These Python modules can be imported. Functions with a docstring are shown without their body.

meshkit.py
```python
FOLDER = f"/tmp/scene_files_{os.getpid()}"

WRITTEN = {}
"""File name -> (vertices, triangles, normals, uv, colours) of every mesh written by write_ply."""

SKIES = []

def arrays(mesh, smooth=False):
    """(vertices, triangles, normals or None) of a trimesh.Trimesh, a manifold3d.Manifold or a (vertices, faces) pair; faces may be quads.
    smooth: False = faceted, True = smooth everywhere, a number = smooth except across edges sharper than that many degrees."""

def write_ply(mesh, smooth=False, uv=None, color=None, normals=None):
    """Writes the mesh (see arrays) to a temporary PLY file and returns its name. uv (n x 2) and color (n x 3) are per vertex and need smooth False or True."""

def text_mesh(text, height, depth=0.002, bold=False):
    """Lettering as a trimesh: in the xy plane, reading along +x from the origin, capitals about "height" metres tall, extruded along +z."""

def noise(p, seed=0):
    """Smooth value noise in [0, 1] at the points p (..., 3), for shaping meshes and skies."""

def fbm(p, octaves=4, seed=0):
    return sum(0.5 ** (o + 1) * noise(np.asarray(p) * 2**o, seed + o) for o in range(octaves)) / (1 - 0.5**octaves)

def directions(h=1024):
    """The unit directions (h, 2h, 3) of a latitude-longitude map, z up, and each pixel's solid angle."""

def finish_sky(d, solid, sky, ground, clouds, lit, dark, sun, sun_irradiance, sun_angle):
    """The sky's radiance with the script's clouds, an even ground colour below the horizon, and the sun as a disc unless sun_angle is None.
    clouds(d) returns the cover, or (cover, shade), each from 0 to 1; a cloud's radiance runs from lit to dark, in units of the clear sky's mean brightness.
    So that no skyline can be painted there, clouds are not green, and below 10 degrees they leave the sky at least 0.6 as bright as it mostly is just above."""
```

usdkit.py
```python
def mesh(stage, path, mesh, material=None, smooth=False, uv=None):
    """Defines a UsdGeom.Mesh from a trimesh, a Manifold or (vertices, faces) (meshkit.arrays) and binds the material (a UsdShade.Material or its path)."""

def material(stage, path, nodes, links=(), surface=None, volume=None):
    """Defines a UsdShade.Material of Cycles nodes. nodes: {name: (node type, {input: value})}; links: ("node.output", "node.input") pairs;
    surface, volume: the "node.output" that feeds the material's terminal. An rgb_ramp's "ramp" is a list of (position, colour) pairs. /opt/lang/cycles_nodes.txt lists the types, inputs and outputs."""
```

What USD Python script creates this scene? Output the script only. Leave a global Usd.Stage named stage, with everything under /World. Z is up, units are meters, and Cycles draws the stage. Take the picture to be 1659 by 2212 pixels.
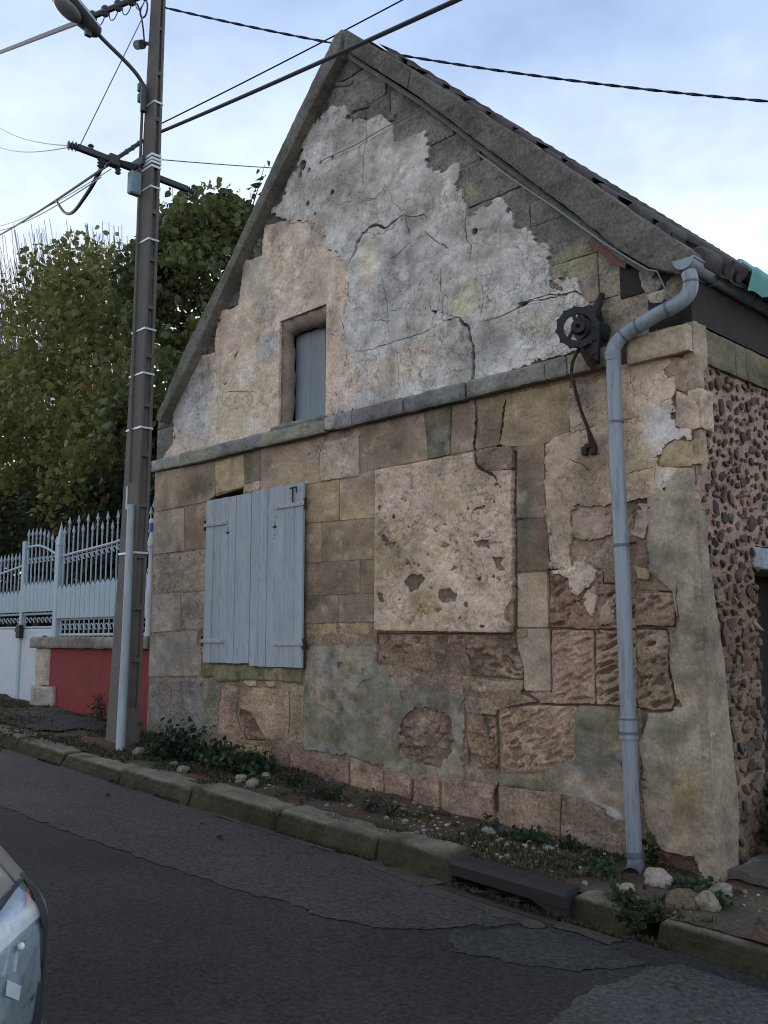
import math, random
import numpy as np
import shapely
from shapely.geometry import Polygon, LineString, Point, box as sbox, MultiPolygon
from shapely.ops import unary_union
import trimesh, manifold3d as m3
import meshkit, usdkit
from pxr import Usd, UsdGeom, UsdLux, UsdShade, Gf, Sdf, Vt

stage = Usd.Stage.CreateInMemory()
UsdGeom.SetStageUpAxis(stage, UsdGeom.Tokens.z)
UsdGeom.SetStageMetersPerUnit(stage, 1.0)
UsdGeom.Xform.Define(stage, "/World")
UsdGeom.Scope.Define(stage, "/World/Looks")

# ------------------------------------------------------------------ camera
CAM = np.array([2.8, -5.5, 1.6])
YAW, PITCH = math.radians(-45.5), math.radians(7.65)
FPX, PW, PH = 2050.0, 1659.0, 2212.0
FWD = np.array([math.sin(YAW) * math.cos(PITCH), math.cos(YAW) * math.cos(PITCH), math.sin(PITCH)])
RGT = np.array([math.cos(YAW), -math.sin(YAW), 0.0])
UPV = np.cross(RGT, FWD)
cam = UsdGeom.Camera.Define(stage, "/World/camera")
cam.CreateHorizontalApertureAttr(24.0)
cam.CreateVerticalApertureAttr(32.0)
cam.CreateFocalLengthAttr(24.0 * FPX / PW)
cam.CreateClippingRangeAttr(Gf.Vec2f(0.05, 2000))
M = Gf.Matrix4d(*RGT, 0, *UPV, 0, *(-FWD), 0, *CAM, 1)
cam.AddTransformOp().Set(M)
cam.CreateExposureAttr(0.28)

# ------------------------------------------------------------------ sky and sun (overcast evening)
SUN_EL, SUN_DIR = math.radians(26), np.array([-0.97, 0.05])
SUN_DIR = SUN_DIR / np.linalg.norm(SUN_DIR)
SUN_ROT = math.atan2(SUN_DIR[0], SUN_DIR[1])
sky = UsdLux.DomeLight.Define(stage, "/World/sky")
sky.GetPrim().SetCustomDataByKey("kind", "structure")
skym = usdkit.material(stage, "/World/Looks/sky_look", {
    "tc": ("texture_coordinate", {}),
    "sep": ("separate_xyz", {}),
    "zc": ("map_range", {"from_min": 0.0, "from_max": 0.9, "to_min": 0.0, "to_max": 1.0, "clamp": True}),
    "sky": ("sky_texture", {"sky_type": "single_scattering", "sun_disc": False, "sun_elevation": SUN_EL, "sun_rotation": SUN_ROT, "altitude": 100.0, "air_density": 1.0, "aerosol_density": 1.5, "ozone_density": 1.0}),
    "map": ("mapping", {"location": (3.1, 1.7, 0.4), "scale": (1.0, 1.0, 1.7)}),
    "n": ("noise_texture", {"scale": 1.6, "detail": 7.0, "roughness": 0.55, "distortion": 0.3}),
    "r": ("rgb_ramp", {"ramp": [(0.34, (0.5,) * 3), (0.62, (1.0,) * 3)]}),
    "n2": ("noise_texture", {"scale": 2.3, "detail": 5.0, "roughness": 0.6}),
    "cr": ("rgb_ramp", {"ramp": [(0.32, (4.4, 4.9, 5.9)), (0.66, (9.2, 9.1, 8.9))]}),
    "cl": ("rgb_ramp", {"ramp": [(0.0, (1.3, 1.3, 1.3)), (0.36, (1.42, 1.45, 1.48)), (0.48, (1.0, 1.14, 1.34)), (0.62, (0.66, 0.86, 1.20)), (1.0, (0.56, 0.70, 0.94))]}),
    "mulz": ("mix_color", {"blend_type": "multiply", "fac": 1.0, "use_clamp": False}),
    "mix": ("mix_color", {"blend_type": "mix", "use_clamp": False}),
    "bg": ("background_shader", {"strength": 0.1}),
}, [("tc.generated", "sep.vector"), ("sep.z", "zc.value"), ("zc.result", "cl.fac"), ("tc.generated", "map.vector"), ("map.vector", "n.vector"), ("n.fac", "r.fac"), ("map.vector", "n2.vector"), ("n2.fac", "cr.fac"),
    ("cr.color", "mulz.a"), ("cl.color", "mulz.b"),
    ("sky.color", "mix.a"), ("mulz.result", "mix.b"), ("r.color", "mix.fac"), ("mix.result", "bg.color")], surface="bg.background")
UsdShade.MaterialBindingAPI.Apply(sky.GetPrim()).Bind(skym)
sun = UsdLux.DistantLight.Define(stage, "/World/sun")
sun.CreateNormalizeAttr(True)
sun.CreateIntensityAttr(0.14)
sun.CreateAngleAttr(35.0)
sun.CreateColorAttr(Gf.Vec3f(1.0, 0.95, 0.88))
sdir = np.array([SUN_DIR[0] * math.cos(SUN_EL), SUN_DIR[1] * math.cos(SUN_EL), math.sin(SUN_EL)])
_x = np.cross([0, 0, 1.0], sdir); _x /= np.linalg.norm(_x); _y = np.cross(sdir, _x)
sun.AddTransformOp().Set(Gf.Matrix4d(*_x, 0, *_y, 0, *sdir, 0, 0, 0, 20, 1))
K = 0.62      # how bright a white upright surface comes out, used to turn photographed tones into base colours


# ------------------------------------------------------------------ helpers
def lin(c):
    c = np.asarray(c, float) / 255.0
    return np.where(c <= 0.04045, c / 12.92, ((c + 0.055) / 1.055) ** 2.4)


def alb(*c, k=None):
    return tuple(np.clip(lin(c) / (k or K), 0.004, 0.82))


def ray(px, py):
    return (px - PW / 2) / FPX * RGT - (py - PH / 2) / FPX * UPV + FWD


def at_y(px, py, y=0.0):
    v = ray(px, py); return CAM + v * (y - CAM[1]) / v[1]


def at_x(px, py, x=0.0):
    v = ray(px, py); return CAM + v * (x - CAM[0]) / v[0]


def at_z(px, py, z=0.0):
    v = ray(px, py); return CAM + v * (z - CAM[2]) / v[2]


CROP = {"D": (0, 0, 1), "A": (610, 610, .4085), "B": (311.7, 1152, .4085), "C": (948.8, 1253.7, .4085), "H": (338.8, 474.4, .3268),
        "G": (677.7, 203.3, .3268), "R": (1104.6, 406.6, .3342), "P6": (325.3, 881, .337), "P7": (745.5, 881, .337),
        "P8": (1219.9, 677.7, .3065), "P9": (1219.9, 1287.6, .3065), "X": (555.7, 0, .335), "Y": (1287.6, 881, .1532)}


def px(crop, x, y):
    ox, oy, s = CROP[crop]; return ox + s * x, oy + s * y


def W(crop, pts, y=0.0):
    """points read off the photograph -> (x, z) on the front wall's plane"""
    out = []
    for a, b in pts:
        p = at_y(*px(crop, a, b), y); out.append((p[0], p[2]))
    return out


def SD(pts, crop="D"):
    """points read off the photograph -> (y, z) on the side wall's plane x = 0"""
    return [tuple(at_x(*px(crop, a, b), 0.0)[1:]) for a, b in pts]


def gz(x):
    """height of the sloping street at x"""
    return -0.05 * (np.clip(x, -16, 9) - 2.8)


_names = {}


def path_of(name, parent="/World"):
    parent = str(parent.GetPath()) if hasattr(parent, "GetPath") else parent
    n = _names.get((parent, name), 0); _names[(parent, name)] = n + 1
    return f"{parent}/{name}" + (f"_{n:03d}" if n else "")


def tag(prim, label=None, cat=None, group=None, kind=None):
    prim = prim.GetPrim()
    for k, v in (("label", label), ("category", cat), ("group", group), ("kind", kind)):
        if v:
            prim.SetCustomDataByKey(k, v)
    return prim


def thing(name, label, cat, loc=(0, 0, 0), rz=0.0, group=None):
    x = UsdGeom.Xform.Define(stage, path_of(name))
    x.AddTranslateOp().Set(Gf.Vec3d(*map(float, loc)))
    if rz:
        x.AddRotateZOp().Set(math.degrees(rz))
    return tag(x, label, cat, group)


def origin(parent):
    if parent is None or isinstance(parent, str):
        return np.zeros(3)
    m = UsdGeom.Xformable(parent).ComputeLocalToWorldTransform(Usd.TimeCode.Default())
    return np.array(m.ExtractTranslation())


def obj(name, mesh, mat, parent=None, smooth=False, tint=None, world=False):
    """one Mesh prim; world=True: the vertices are given in world coordinates and are moved into the parent's frame"""
    if isinstance(mesh, tuple):
        v, f = np.asarray(mesh[0], float), np.asarray(mesh[1])
    else:
        a = meshkit.arrays(mesh, False); v, f = a[0], a[1]
    if world and parent is not None:
        v = v - origin(parent)
    m = usdkit.mesh(stage, path_of(name, parent if parent is not None else "/World"), (v, f), mat, smooth)
    if tint is not None:
        t = np.asarray(tint, np.float32)
        if t.ndim == 1:
            pv = UsdGeom.PrimvarsAPI(m).CreatePrimvar("tint", Sdf.ValueTypeNames.Color3fArray, "constant"); pv.Set(Vt.Vec3fArray([Gf.Vec3f(*map(float, t))]))
        else:
            pv = UsdGeom.PrimvarsAPI(m).CreatePrimvar("tint", Sdf.ValueTypeNames.Color3fArray, "vertex"); pv.Set(Vt.Vec3fArray.FromNumpy(t))
    return m.GetPrim()


def cat(*ms):
    return trimesh.util.concatenate([m for m in ms])


def bx(x0, y0, z0, x1, y1, z1, bev=0.0):
    if bev > 0:
        pts = []
        for x in (x0, x1):
            for y in (y0, y1):
                for z in (z0, z1):
                    c = np.array([x, y, z]); d = np.array([1 if x == x0 else -1, 1 if y == y0 else -1, 1 if z == z0 else -1])
                    for k in range(3):
                        e = d * bev; e[k] = 0
                        pts.append(c + e)
        return hull(pts)
    m = trimesh.creation.box((abs(x1 - x0), abs(y1 - y0), abs(z1 - z0)))
    m.apply_translation(((x0 + x1) / 2, (y0 + y1) / 2, (z0 + z1) / 2)); return m


def hull(pts):
    a = m3.Manifold.hull_points(np.asarray(pts, np.float64)).to_mesh()
    return trimesh.Trimesh(a.vert_properties[:, :3], a.tri_verts, process=False)


def tm(man):
    a = man.to_mesh(); return trimesh.Trimesh(np.array(a.vert_properties[:, :3], float), np.array(a.tri_verts), process=False)


def tube(pts, r, n=8, cap=True):
    """round tube along a path; r a number or one per point"""
    p = np.asarray(pts, float); k = len(p); r = np.broadcast_to(np.asarray(r, float), (k,))
    t = np.gradient(p, axis=0); t /= np.maximum(np.linalg.norm(t, axis=1, keepdims=True), 1e-9)
    ref = np.array([0, 0, 1.0]) if abs(t[0][2]) < .9 else np.array([1.0, 0, 0])
    u = np.cross(t[0], ref); u /= np.linalg.norm(u); rings = []
    a = np.arange(n) / n * 2 * np.pi
    for i in range(k):
        u = u - t[i] * (u @ t[i]); u /= np.linalg.norm(u); w = np.cross(t[i], u)
        rings.append(p[i] + r[i] * (np.cos(a)[:, None] * u + np.sin(a)[:, None] * w))
    v = np.vstack(rings); f = []
    for i in range(k - 1):
        for j in range(n):
            a0, a1 = i * n + j, i * n + (j + 1) % n
            f += [(a0, a1, a1 + n), (a0, a1 + n, a0 + n)]
    if cap:
        v = np.vstack([v, p[0], p[-1]]); c0, c1 = len(v) - 2, len(v) - 1
        for j in range(n):
            f += [(c0, (j + 1) % n, j), (c1, (k - 1) * n + j, (k - 1) * n + (j + 1) % n)]
    return trimesh.Trimesh(v, np.array(f), process=False)


def spline(pts, n=24):
    from scipy.interpolate import CubicSpline
    p = np.asarray(pts, float); d = np.r_[0, np.cumsum(np.linalg.norm(np.diff(p, axis=0), axis=1))]
    return CubicSpline(d, p)(np.linspace(0, d[-1], n))


def fb(x, z, s, octv=4, seed=0):
    return meshkit.fbm(np.stack([np.asarray(x) * s + 31.7 * seed, np.zeros_like(x) + 7.3 + seed, np.asarray(z) * s - 11.1], -1), octv, seed)


# ------------------------------------------------------------------ materials
def vc_mat(name, rough=0.92, big=4.0, bigamp=0.25, fine=90.0, fineamp=0.3, bump=0.004, mid=0.0, spec=0.2, hair=0.0):
    """base colour from the mesh's tint, broken up by two scales of noise, with fine relief"""
    nodes = {
        "a": ("attribute", {"attribute": "tint"}), "g": ("geometry", {}),
        "n1": ("noise_texture", {"scale": big, "detail": 8.0, "roughness": 0.62}),
        "r1": ("map_range", {"from_min": 0.28, "from_max": 0.72, "to_min": 1 - bigamp, "to_max": 1 + bigamp}),
        "n2": ("noise_texture", {"scale": fine, "detail": 4.0, "roughness": 0.6}),
        "r2": ("map_range", {"from_min": 0.25, "from_max": 0.75, "to_min": 1 - fineamp, "to_max": 1 + fineamp}),
        "m1": ("vector_math", {"math_type": "scale"}), "m2": ("vector_math", {"math_type": "scale"}),
        "n3": ("noise_texture", {"scale": fine * 0.28, "detail": 6.0, "roughness": 0.65}),
        "hs": ("math", {"math_type": "multiply_add", "value2": 2.0}),
        "b": ("bump", {"strength": 1.0, "distance": bump}),
        "p": ("principled_bsdf", {"roughness": rough, "specular_ior_level": spec}),
    }
    links = [("g.position", "n1.vector"), ("g.position", "n2.vector"), ("g.position", "n3.vector"), ("n1.fac", "r1.value"), ("n2.fac", "r2.value"),
             ("a.vector", "m1.vector1"), ("r1.result", "m1.scale"), ("m1.vector", "m2.vector1"), ("r2.result", "m2.scale"), ("m2.vector", "p.base_color"),
             ("n3.fac", "hs.value1"), ("n2.fac", "hs.value3"), ("hs.value", "b.height"), ("b.normal", "p.normal")]
    if hair > 0:      # hairline cracks and creases: the level lines of two rough noises, here and there
        cur = "m2.vector"
        links = [l for l in links if l[1] != "p.base_color"]
        for i, (sc, wd, lo, off) in enumerate(((2.1, .0060, .46, 3.3), (5.5, .013, .50, 8.1))):
            nodes.update({f"hm{i}": ("mapping", {"location": (off, off * 2, off * .5)}), f"hn{i}": ("noise_texture", {"scale": sc, "detail": 11.0, "roughness": 0.60, "distortion": 0.25}),
                          f"hs{i}": ("math", {"math_type": "subtract", "value2": 0.5}), f"ha{i}": ("math", {"math_type": "absolute"}),
                          f"hr{i}": ("map_range", {"from_min": wd * .25, "from_max": wd, "to_min": 1 - hair, "to_max": 1.0, "clamp": True}),
                          f"hk{i}": ("noise_texture", {"scale": 1.3 + i, "detail": 3.0}), f"hq{i}": ("map_range", {"from_min": lo, "from_max": lo + .08, "to_min": 1.0, "to_max": 0.0, "clamp": True}),
                          f"hx{i}": ("math", {"math_type": "maximum"}), f"hv{i}": ("vector_math", {"math_type": "scale"})})
            links += [("g.position", f"hm{i}.vector"), (f"hm{i}.vector", f"hn{i}.vector"), (f"hn{i}.fac", f"hs{i}.value1"), (f"hs{i}.value", f"ha{i}.value1"), (f"ha{i}.value", f"hr{i}.value"),
                      (f"hm{i}.vector", f"hk{i}.vector"), (f"hk{i}.fac", f"hq{i}.value"), (f"hr{i}.result", f"hx{i}.value1"), (f"hq{i}.result", f"hx{i}.value2"), (cur, f"hv{i}.vector1"), (f"hx{i}.value", f"hv{i}.scale")]
            cur = f"hv{i}.vector"
        links.append((cur, "p.base_color"))
    return usdkit.material(stage, "/World/Looks/" + name, nodes, links, surface="p.BSDF")


def paint(name, col, rough=0.5, var=0.15, scale=6.0, bump=0.0, metal=0.0, streak=False, spec=0.4, dirt=None, dirtamt=0.5):
    nodes = {"g": ("geometry", {}), "mp": ("mapping", {"scale": (1.0, 1.0, 0.12 if streak else 1.0)}),
             "n": ("noise_texture", {"scale": scale, "detail": 7.0, "roughness": 0.62}),
             "r": ("rgb_ramp", {"ramp": [(0.25, tuple(np.array(col) * (1 - var))), (0.5, tuple(col)), (0.78, tuple(np.clip(np.array(col) * (1 + var), 0, .85)))]}),
             "n2": ("noise_texture", {"scale": scale * 9, "detail": 5.0, "roughness": 0.65}),
             "d": ("map_range", {"from_min": 0.52, "from_max": 0.72, "to_min": 0.0, "to_max": dirtamt if dirt else 0.0, "clamp": True}),
             "mx": ("mix_color", {"b": tuple(dirt or col)}),
             "p": ("principled_bsdf", {"roughness": rough, "metallic": metal, "specular_ior_level": spec})}
    links = [("g.position", "mp.vector"), ("mp.vector", "n.vector"), ("mp.vector", "n2.vector"), ("n.fac", "r.fac"), ("n2.fac", "d.value"), ("r.color", "mx.a"), ("d.result", "mx.fac"), ("mx.result", "p.base_color")]
    if bump:
        nodes["b"] = ("bump", {"strength": 1.0, "distance": bump}); links += [("n2.fac", "b.height"), ("b.normal", "p.normal")]
    return usdkit.material(stage, "/World/Looks/" + name, nodes, links, surface="p.BSDF")


M_STONE = vc_mat("dressed_stone", bigamp=.3, fineamp=.32, fine=46, bump=.003)
M_ROUGH = vc_mat("rough_stone", bigamp=.3, fineamp=.5, fine=45, bump=.010)
M_PLASTER = vc_mat("old_render", bigamp=.2, fineamp=.24, fine=46, bump=.004, hair=.5)
M_CEMENT = vc_mat("cement", bigamp=.34, fineamp=.3, fine=46, bump=.004)
M_COPING = vc_mat("coping_cement", bigamp=.25, fineamp=.45, fine=45, bump=.006)
M_GROUND = vc_mat("soil", bigamp=.4, fineamp=.5, fine=40, bump=.012, big=2.5)
M_ROAD = vc_mat("asphalt", bigamp=.18, fineamp=.75, fine=42, bump=.0025, rough=.9, spec=.2, big=1.3, hair=.35)
M_FLINT = vc_mat("flint", bigamp=.4, fineamp=.4, fine=50, bump=.005, rough=.75, spec=.35)
M_SHUT = paint("shutter_paint", alb(124, 130, 132), .65, .2, 7, .0025, streak=True, dirt=alb(84, 90, 92), dirtamt=.75)
M_IRON = paint("black_iron", (.012, .011, .011), .6, .3, 20, .002)
M_RUST = paint("rusty_iron", (.035, .018, .012), .75, .4, 25, .003)
M_ZINC = paint("zinc", alb(112, 117, 121), .5, .25, 3.5, .0006, metal=.25, streak=True, dirt=alb(70, 74, 78), dirtamt=.7)
M_ZINCD = paint("zinc_joint", alb(76, 80, 84), .5, .2, 12, 0, metal=.3)
M_DARKW = paint("dark_timber", (.022, .02, .017), .85, .4, 9, .003, dirt=(.04, .04, .03))
M_TILE = paint("roof_tile", alb(62, 57, 54), .85, .35, 14, .004, dirt=alb(46, 46, 42))
M_WIRE = paint("wire", (.018, .019, .024), .6, .1, 20)
M_WIRE2 = paint("grey_wire", (.22, .22, .23), .6, .1, 20)
M_POLE = paint("pole_concrete", alb(80, 75, 70), .9, .25, 5, .004, dirt=alb(52, 50, 48))
M_STRAP = paint("steel_strap", alb(165, 168, 172), .35, .1, 15, 0, metal=.4)
M_GATEP = paint("gate_paint", alb(126, 137, 142), .5, .10, 4, .001, dirt=alb(95, 105, 112), dirtamt=.5)
M_WHITE = paint("white_paint", alb(146, 149, 152), .5, .08, 5)
M_BLUE = paint("blue_paint", alb(40, 62, 120), .5, .1, 8)
M_RED = paint("red_masonry_paint", alb(98, 30, 27), .8, .2, 6, .004, dirt=alb(70, 26, 23))
M_TARP = paint("green_tarp", alb(62, 122, 112), .55, .25, 3)
M_BLACK = paint("black_void", (.006, .006, .006), .9, .1, 5)
M_MORTAR = paint("mortar", alb(88, 76, 64), .95, .3, 8, .008, dirt=alb(62, 54, 46))
M_LAMP = paint("lamp_body", (.05, .052, .055), .5, .2, 12)
M_BARK = paint("bark", (.05, .042, .034), .9, .4, 20, .004)


def leaf_mat(name):
    return usdkit.material(stage, "/World/Looks/" + name, {
        "a": ("attribute", {"attribute": "tint"}), "d": ("principled_bsdf", {"roughness": 0.6, "specular_ior_level": 0.25}),
        "t": ("translucent_bsdf", {}), "s": ("vector_math", {"math_type": "scale", "scale": 1.3}), "m": ("mix_closure", {"fac": 0.3})},
        [("a.color", "d.base_color"), ("a.vector", "s.vector1"), ("s.vector", "t.color"), ("d.BSDF", "m.closure1"), ("t.BSDF", "m.closure2")], surface="m.closure")


M_LEAF = leaf_mat("leaf")


# ------------------------------------------------------------------ sheets of masonry: polygon -> displaced, coloured slab
def ragged(poly, amp, step=0.015, freq=9.0, seed=0):
    """gives an outline the uneven edge of broken render or worn stone"""
    def ring(co):
        l = LineString(co); n = max(int(l.length / step), 8)
        p = np.array([l.interpolate(t, normalized=True).coords[0] for t in np.linspace(0, 1, n, endpoint=False)])
        t = np.roll(p, -1, 0) - np.roll(p, 1, 0); t /= np.maximum(np.linalg.norm(t, axis=1, keepdims=True), 1e-9)
        nr = np.stack([t[:, 1], -t[:, 0]], 1)
        d = (fb(p[:, 0], p[:, 1], freq, 4, seed) - .5) * 2.4 * amp + (fb(p[:, 0], p[:, 1], 34, 3, seed + 2) - .5) * 1.6 * amp
        return p + nr * d[:, None]
    if poly.is_empty:
        return poly
    parts = [poly] if poly.geom_type == "Polygon" else [g for g in poly.geoms if g.geom_type == "Polygon"]
    out = [Polygon(ring(g.exterior.coords), [ring(h.coords) for h in g.interiors if LineString(h.coords).length > .05]).buffer(0) for g in parts]
    return unary_union(out)


def crack(pts, w, seed=0, wob=0.012):
    """a jagged, tapering crack along a polyline in wall coordinates"""
    l = LineString(pts); n = max(int(l.length / 0.022), 4)
    p = np.array([l.interpolate(t, normalized=True).coords[0] for t in np.linspace(0, 1, n)])
    rg = np.random.RandomState(seed + 11)
    t = np.gradient(p, axis=0); t /= np.maximum(np.linalg.norm(t, axis=1, keepdims=True), 1e-9); nr = np.stack([-t[:, 1], t[:, 0]], 1)
    p = p + nr * ((fb(p[:, 0], p[:, 1], 11, 5, seed) - .5) * 2.4 * wob + rg.normal(0, .25 * wob, n))[:, None]
    s = np.linspace(0, 1, n); prof = np.clip(np.minimum(s, 1 - s) * 5, 0.25, 1) * (0.55 + .9 * rg.rand(n)) * w / 2
    return Polygon(np.vstack([p + nr * prof[:, None], (p - nr * prof[:, None])[::-1]])).buffer(0)


def grid_mesh(poly, res):
    """triangulates a polygon on a regular grid, exact along its outline"""
    if poly.is_empty:
        return np.zeros((0, 2)), np.zeros((0, 3), int)
    x0, z0, x1, z1 = poly.bounds
    i0, j0 = int(math.floor(x0 / res)), int(math.floor(z0 / res)); i1, j1 = int(math.ceil(x1 / res)), int(math.ceil(z1 / res))
    T = 16; verts, faces, idx = [], [], {}

    def vid(p):
        k = (round(p[0] * 1e5), round(p[1] * 1e5))
        r = idx.get(k)
        if r is None:
            r = idx[k] = len(verts); verts.append((p[0], p[1]))
        return r
    bd = poly.boundary
    for ti in range(i0, i1, T):
        for tj in range(j0, j1, T):
            ax, az, cx, cz = ti * res, tj * res, min(ti + T, i1) * res, min(tj + T, j1) * res
            sub = shapely.clip_by_rect(poly, ax, az, cx, cz)
            if sub.is_empty or sub.area < 1e-9:
                continue
            I, J = np.meshgrid(np.arange(ti, min(ti + T, i1)), np.arange(tj, min(tj + T, j1)), indexing="ij"); I, J = I.ravel(), J.ravel()
            full = abs(sub.area - (cx - ax) * (cz - az)) < 1e-10
            if full:
                inside = np.ones(len(I), bool); cut = np.zeros(len(I), bool)
            else:
                cells = shapely.box(I * res, J * res, (I + 1) * res, (J + 1) * res)
                ib = shapely.clip_by_rect(bd, ax - 1e-7, az - 1e-7, cx + 1e-7, cz + 1e-7)
                shapely.prepare(ib); shapely.prepare(sub)
                cut = shapely.intersects(ib, cells) if not ib.is_empty else np.zeros(len(I), bool)
                inside = ~cut & shapely.contains_xy(sub, (I + .5) * res, (J + .5) * res)
            for i, j in zip(I[inside], J[inside]):
                a, b, c, d = vid((i * res, j * res)), vid(((i + 1) * res, j * res)), vid(((i + 1) * res, (j + 1) * res)), vid((i * res, (j + 1) * res))
                if (i + j) & 1:
                    faces += [(a, b, c), (a, c, d)]
                else:
                    faces += [(a, b, d), (b, c, d)]
            if cut.any():
                pieces = shapely.intersection(cells[cut], sub)
                for g in pieces:
                    for q in (g.geoms if hasattr(g, "geoms") else [g]):
                        if q.geom_type != "Polygon" or q.area < 1e-9:
                            continue
                        q = shapely.geometry.polygon.orient(q)
                        rings = [np.array(q.exterior.coords)[:-1]] + [np.array(h.coords)[:-1] for h in q.interiors]
                        allp = np.vstack(rings)
                        if len(allp) == 3:
                            faces.append(tuple(vid(p) for p in allp)); continue
                        try:
                            tri = m3.triangulate(rings)
                        except Exception:
                            continue
                        ids = [vid(p) for p in allp]
                        for t in tri:
                            f = (ids[t[0]], ids[t[1]], ids[t[2]])
                            if len(set(f)) == 3:
                                faces.append(f)
    return np.array(verts), np.array(faces, int)


STAINS = []       # lasting discolouration of the wall: (x, z, rx, rz, colour, amount, raggedness)


def stain(crop, x, y, rx, ry, col, amt, rag=.6, layer="all"):
    a, b = W(crop, [(x, y)])[0]; s = CROP[crop][2]
    e = W(crop, [(x + rx, y), (x, y + ry)])
    STAINS.append((a, b, abs(e[0][0] - a) + 1e-3, abs(e[1][1] - b) + 1e-3, np.array(alb(*col)), amt, rag, layer))


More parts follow.
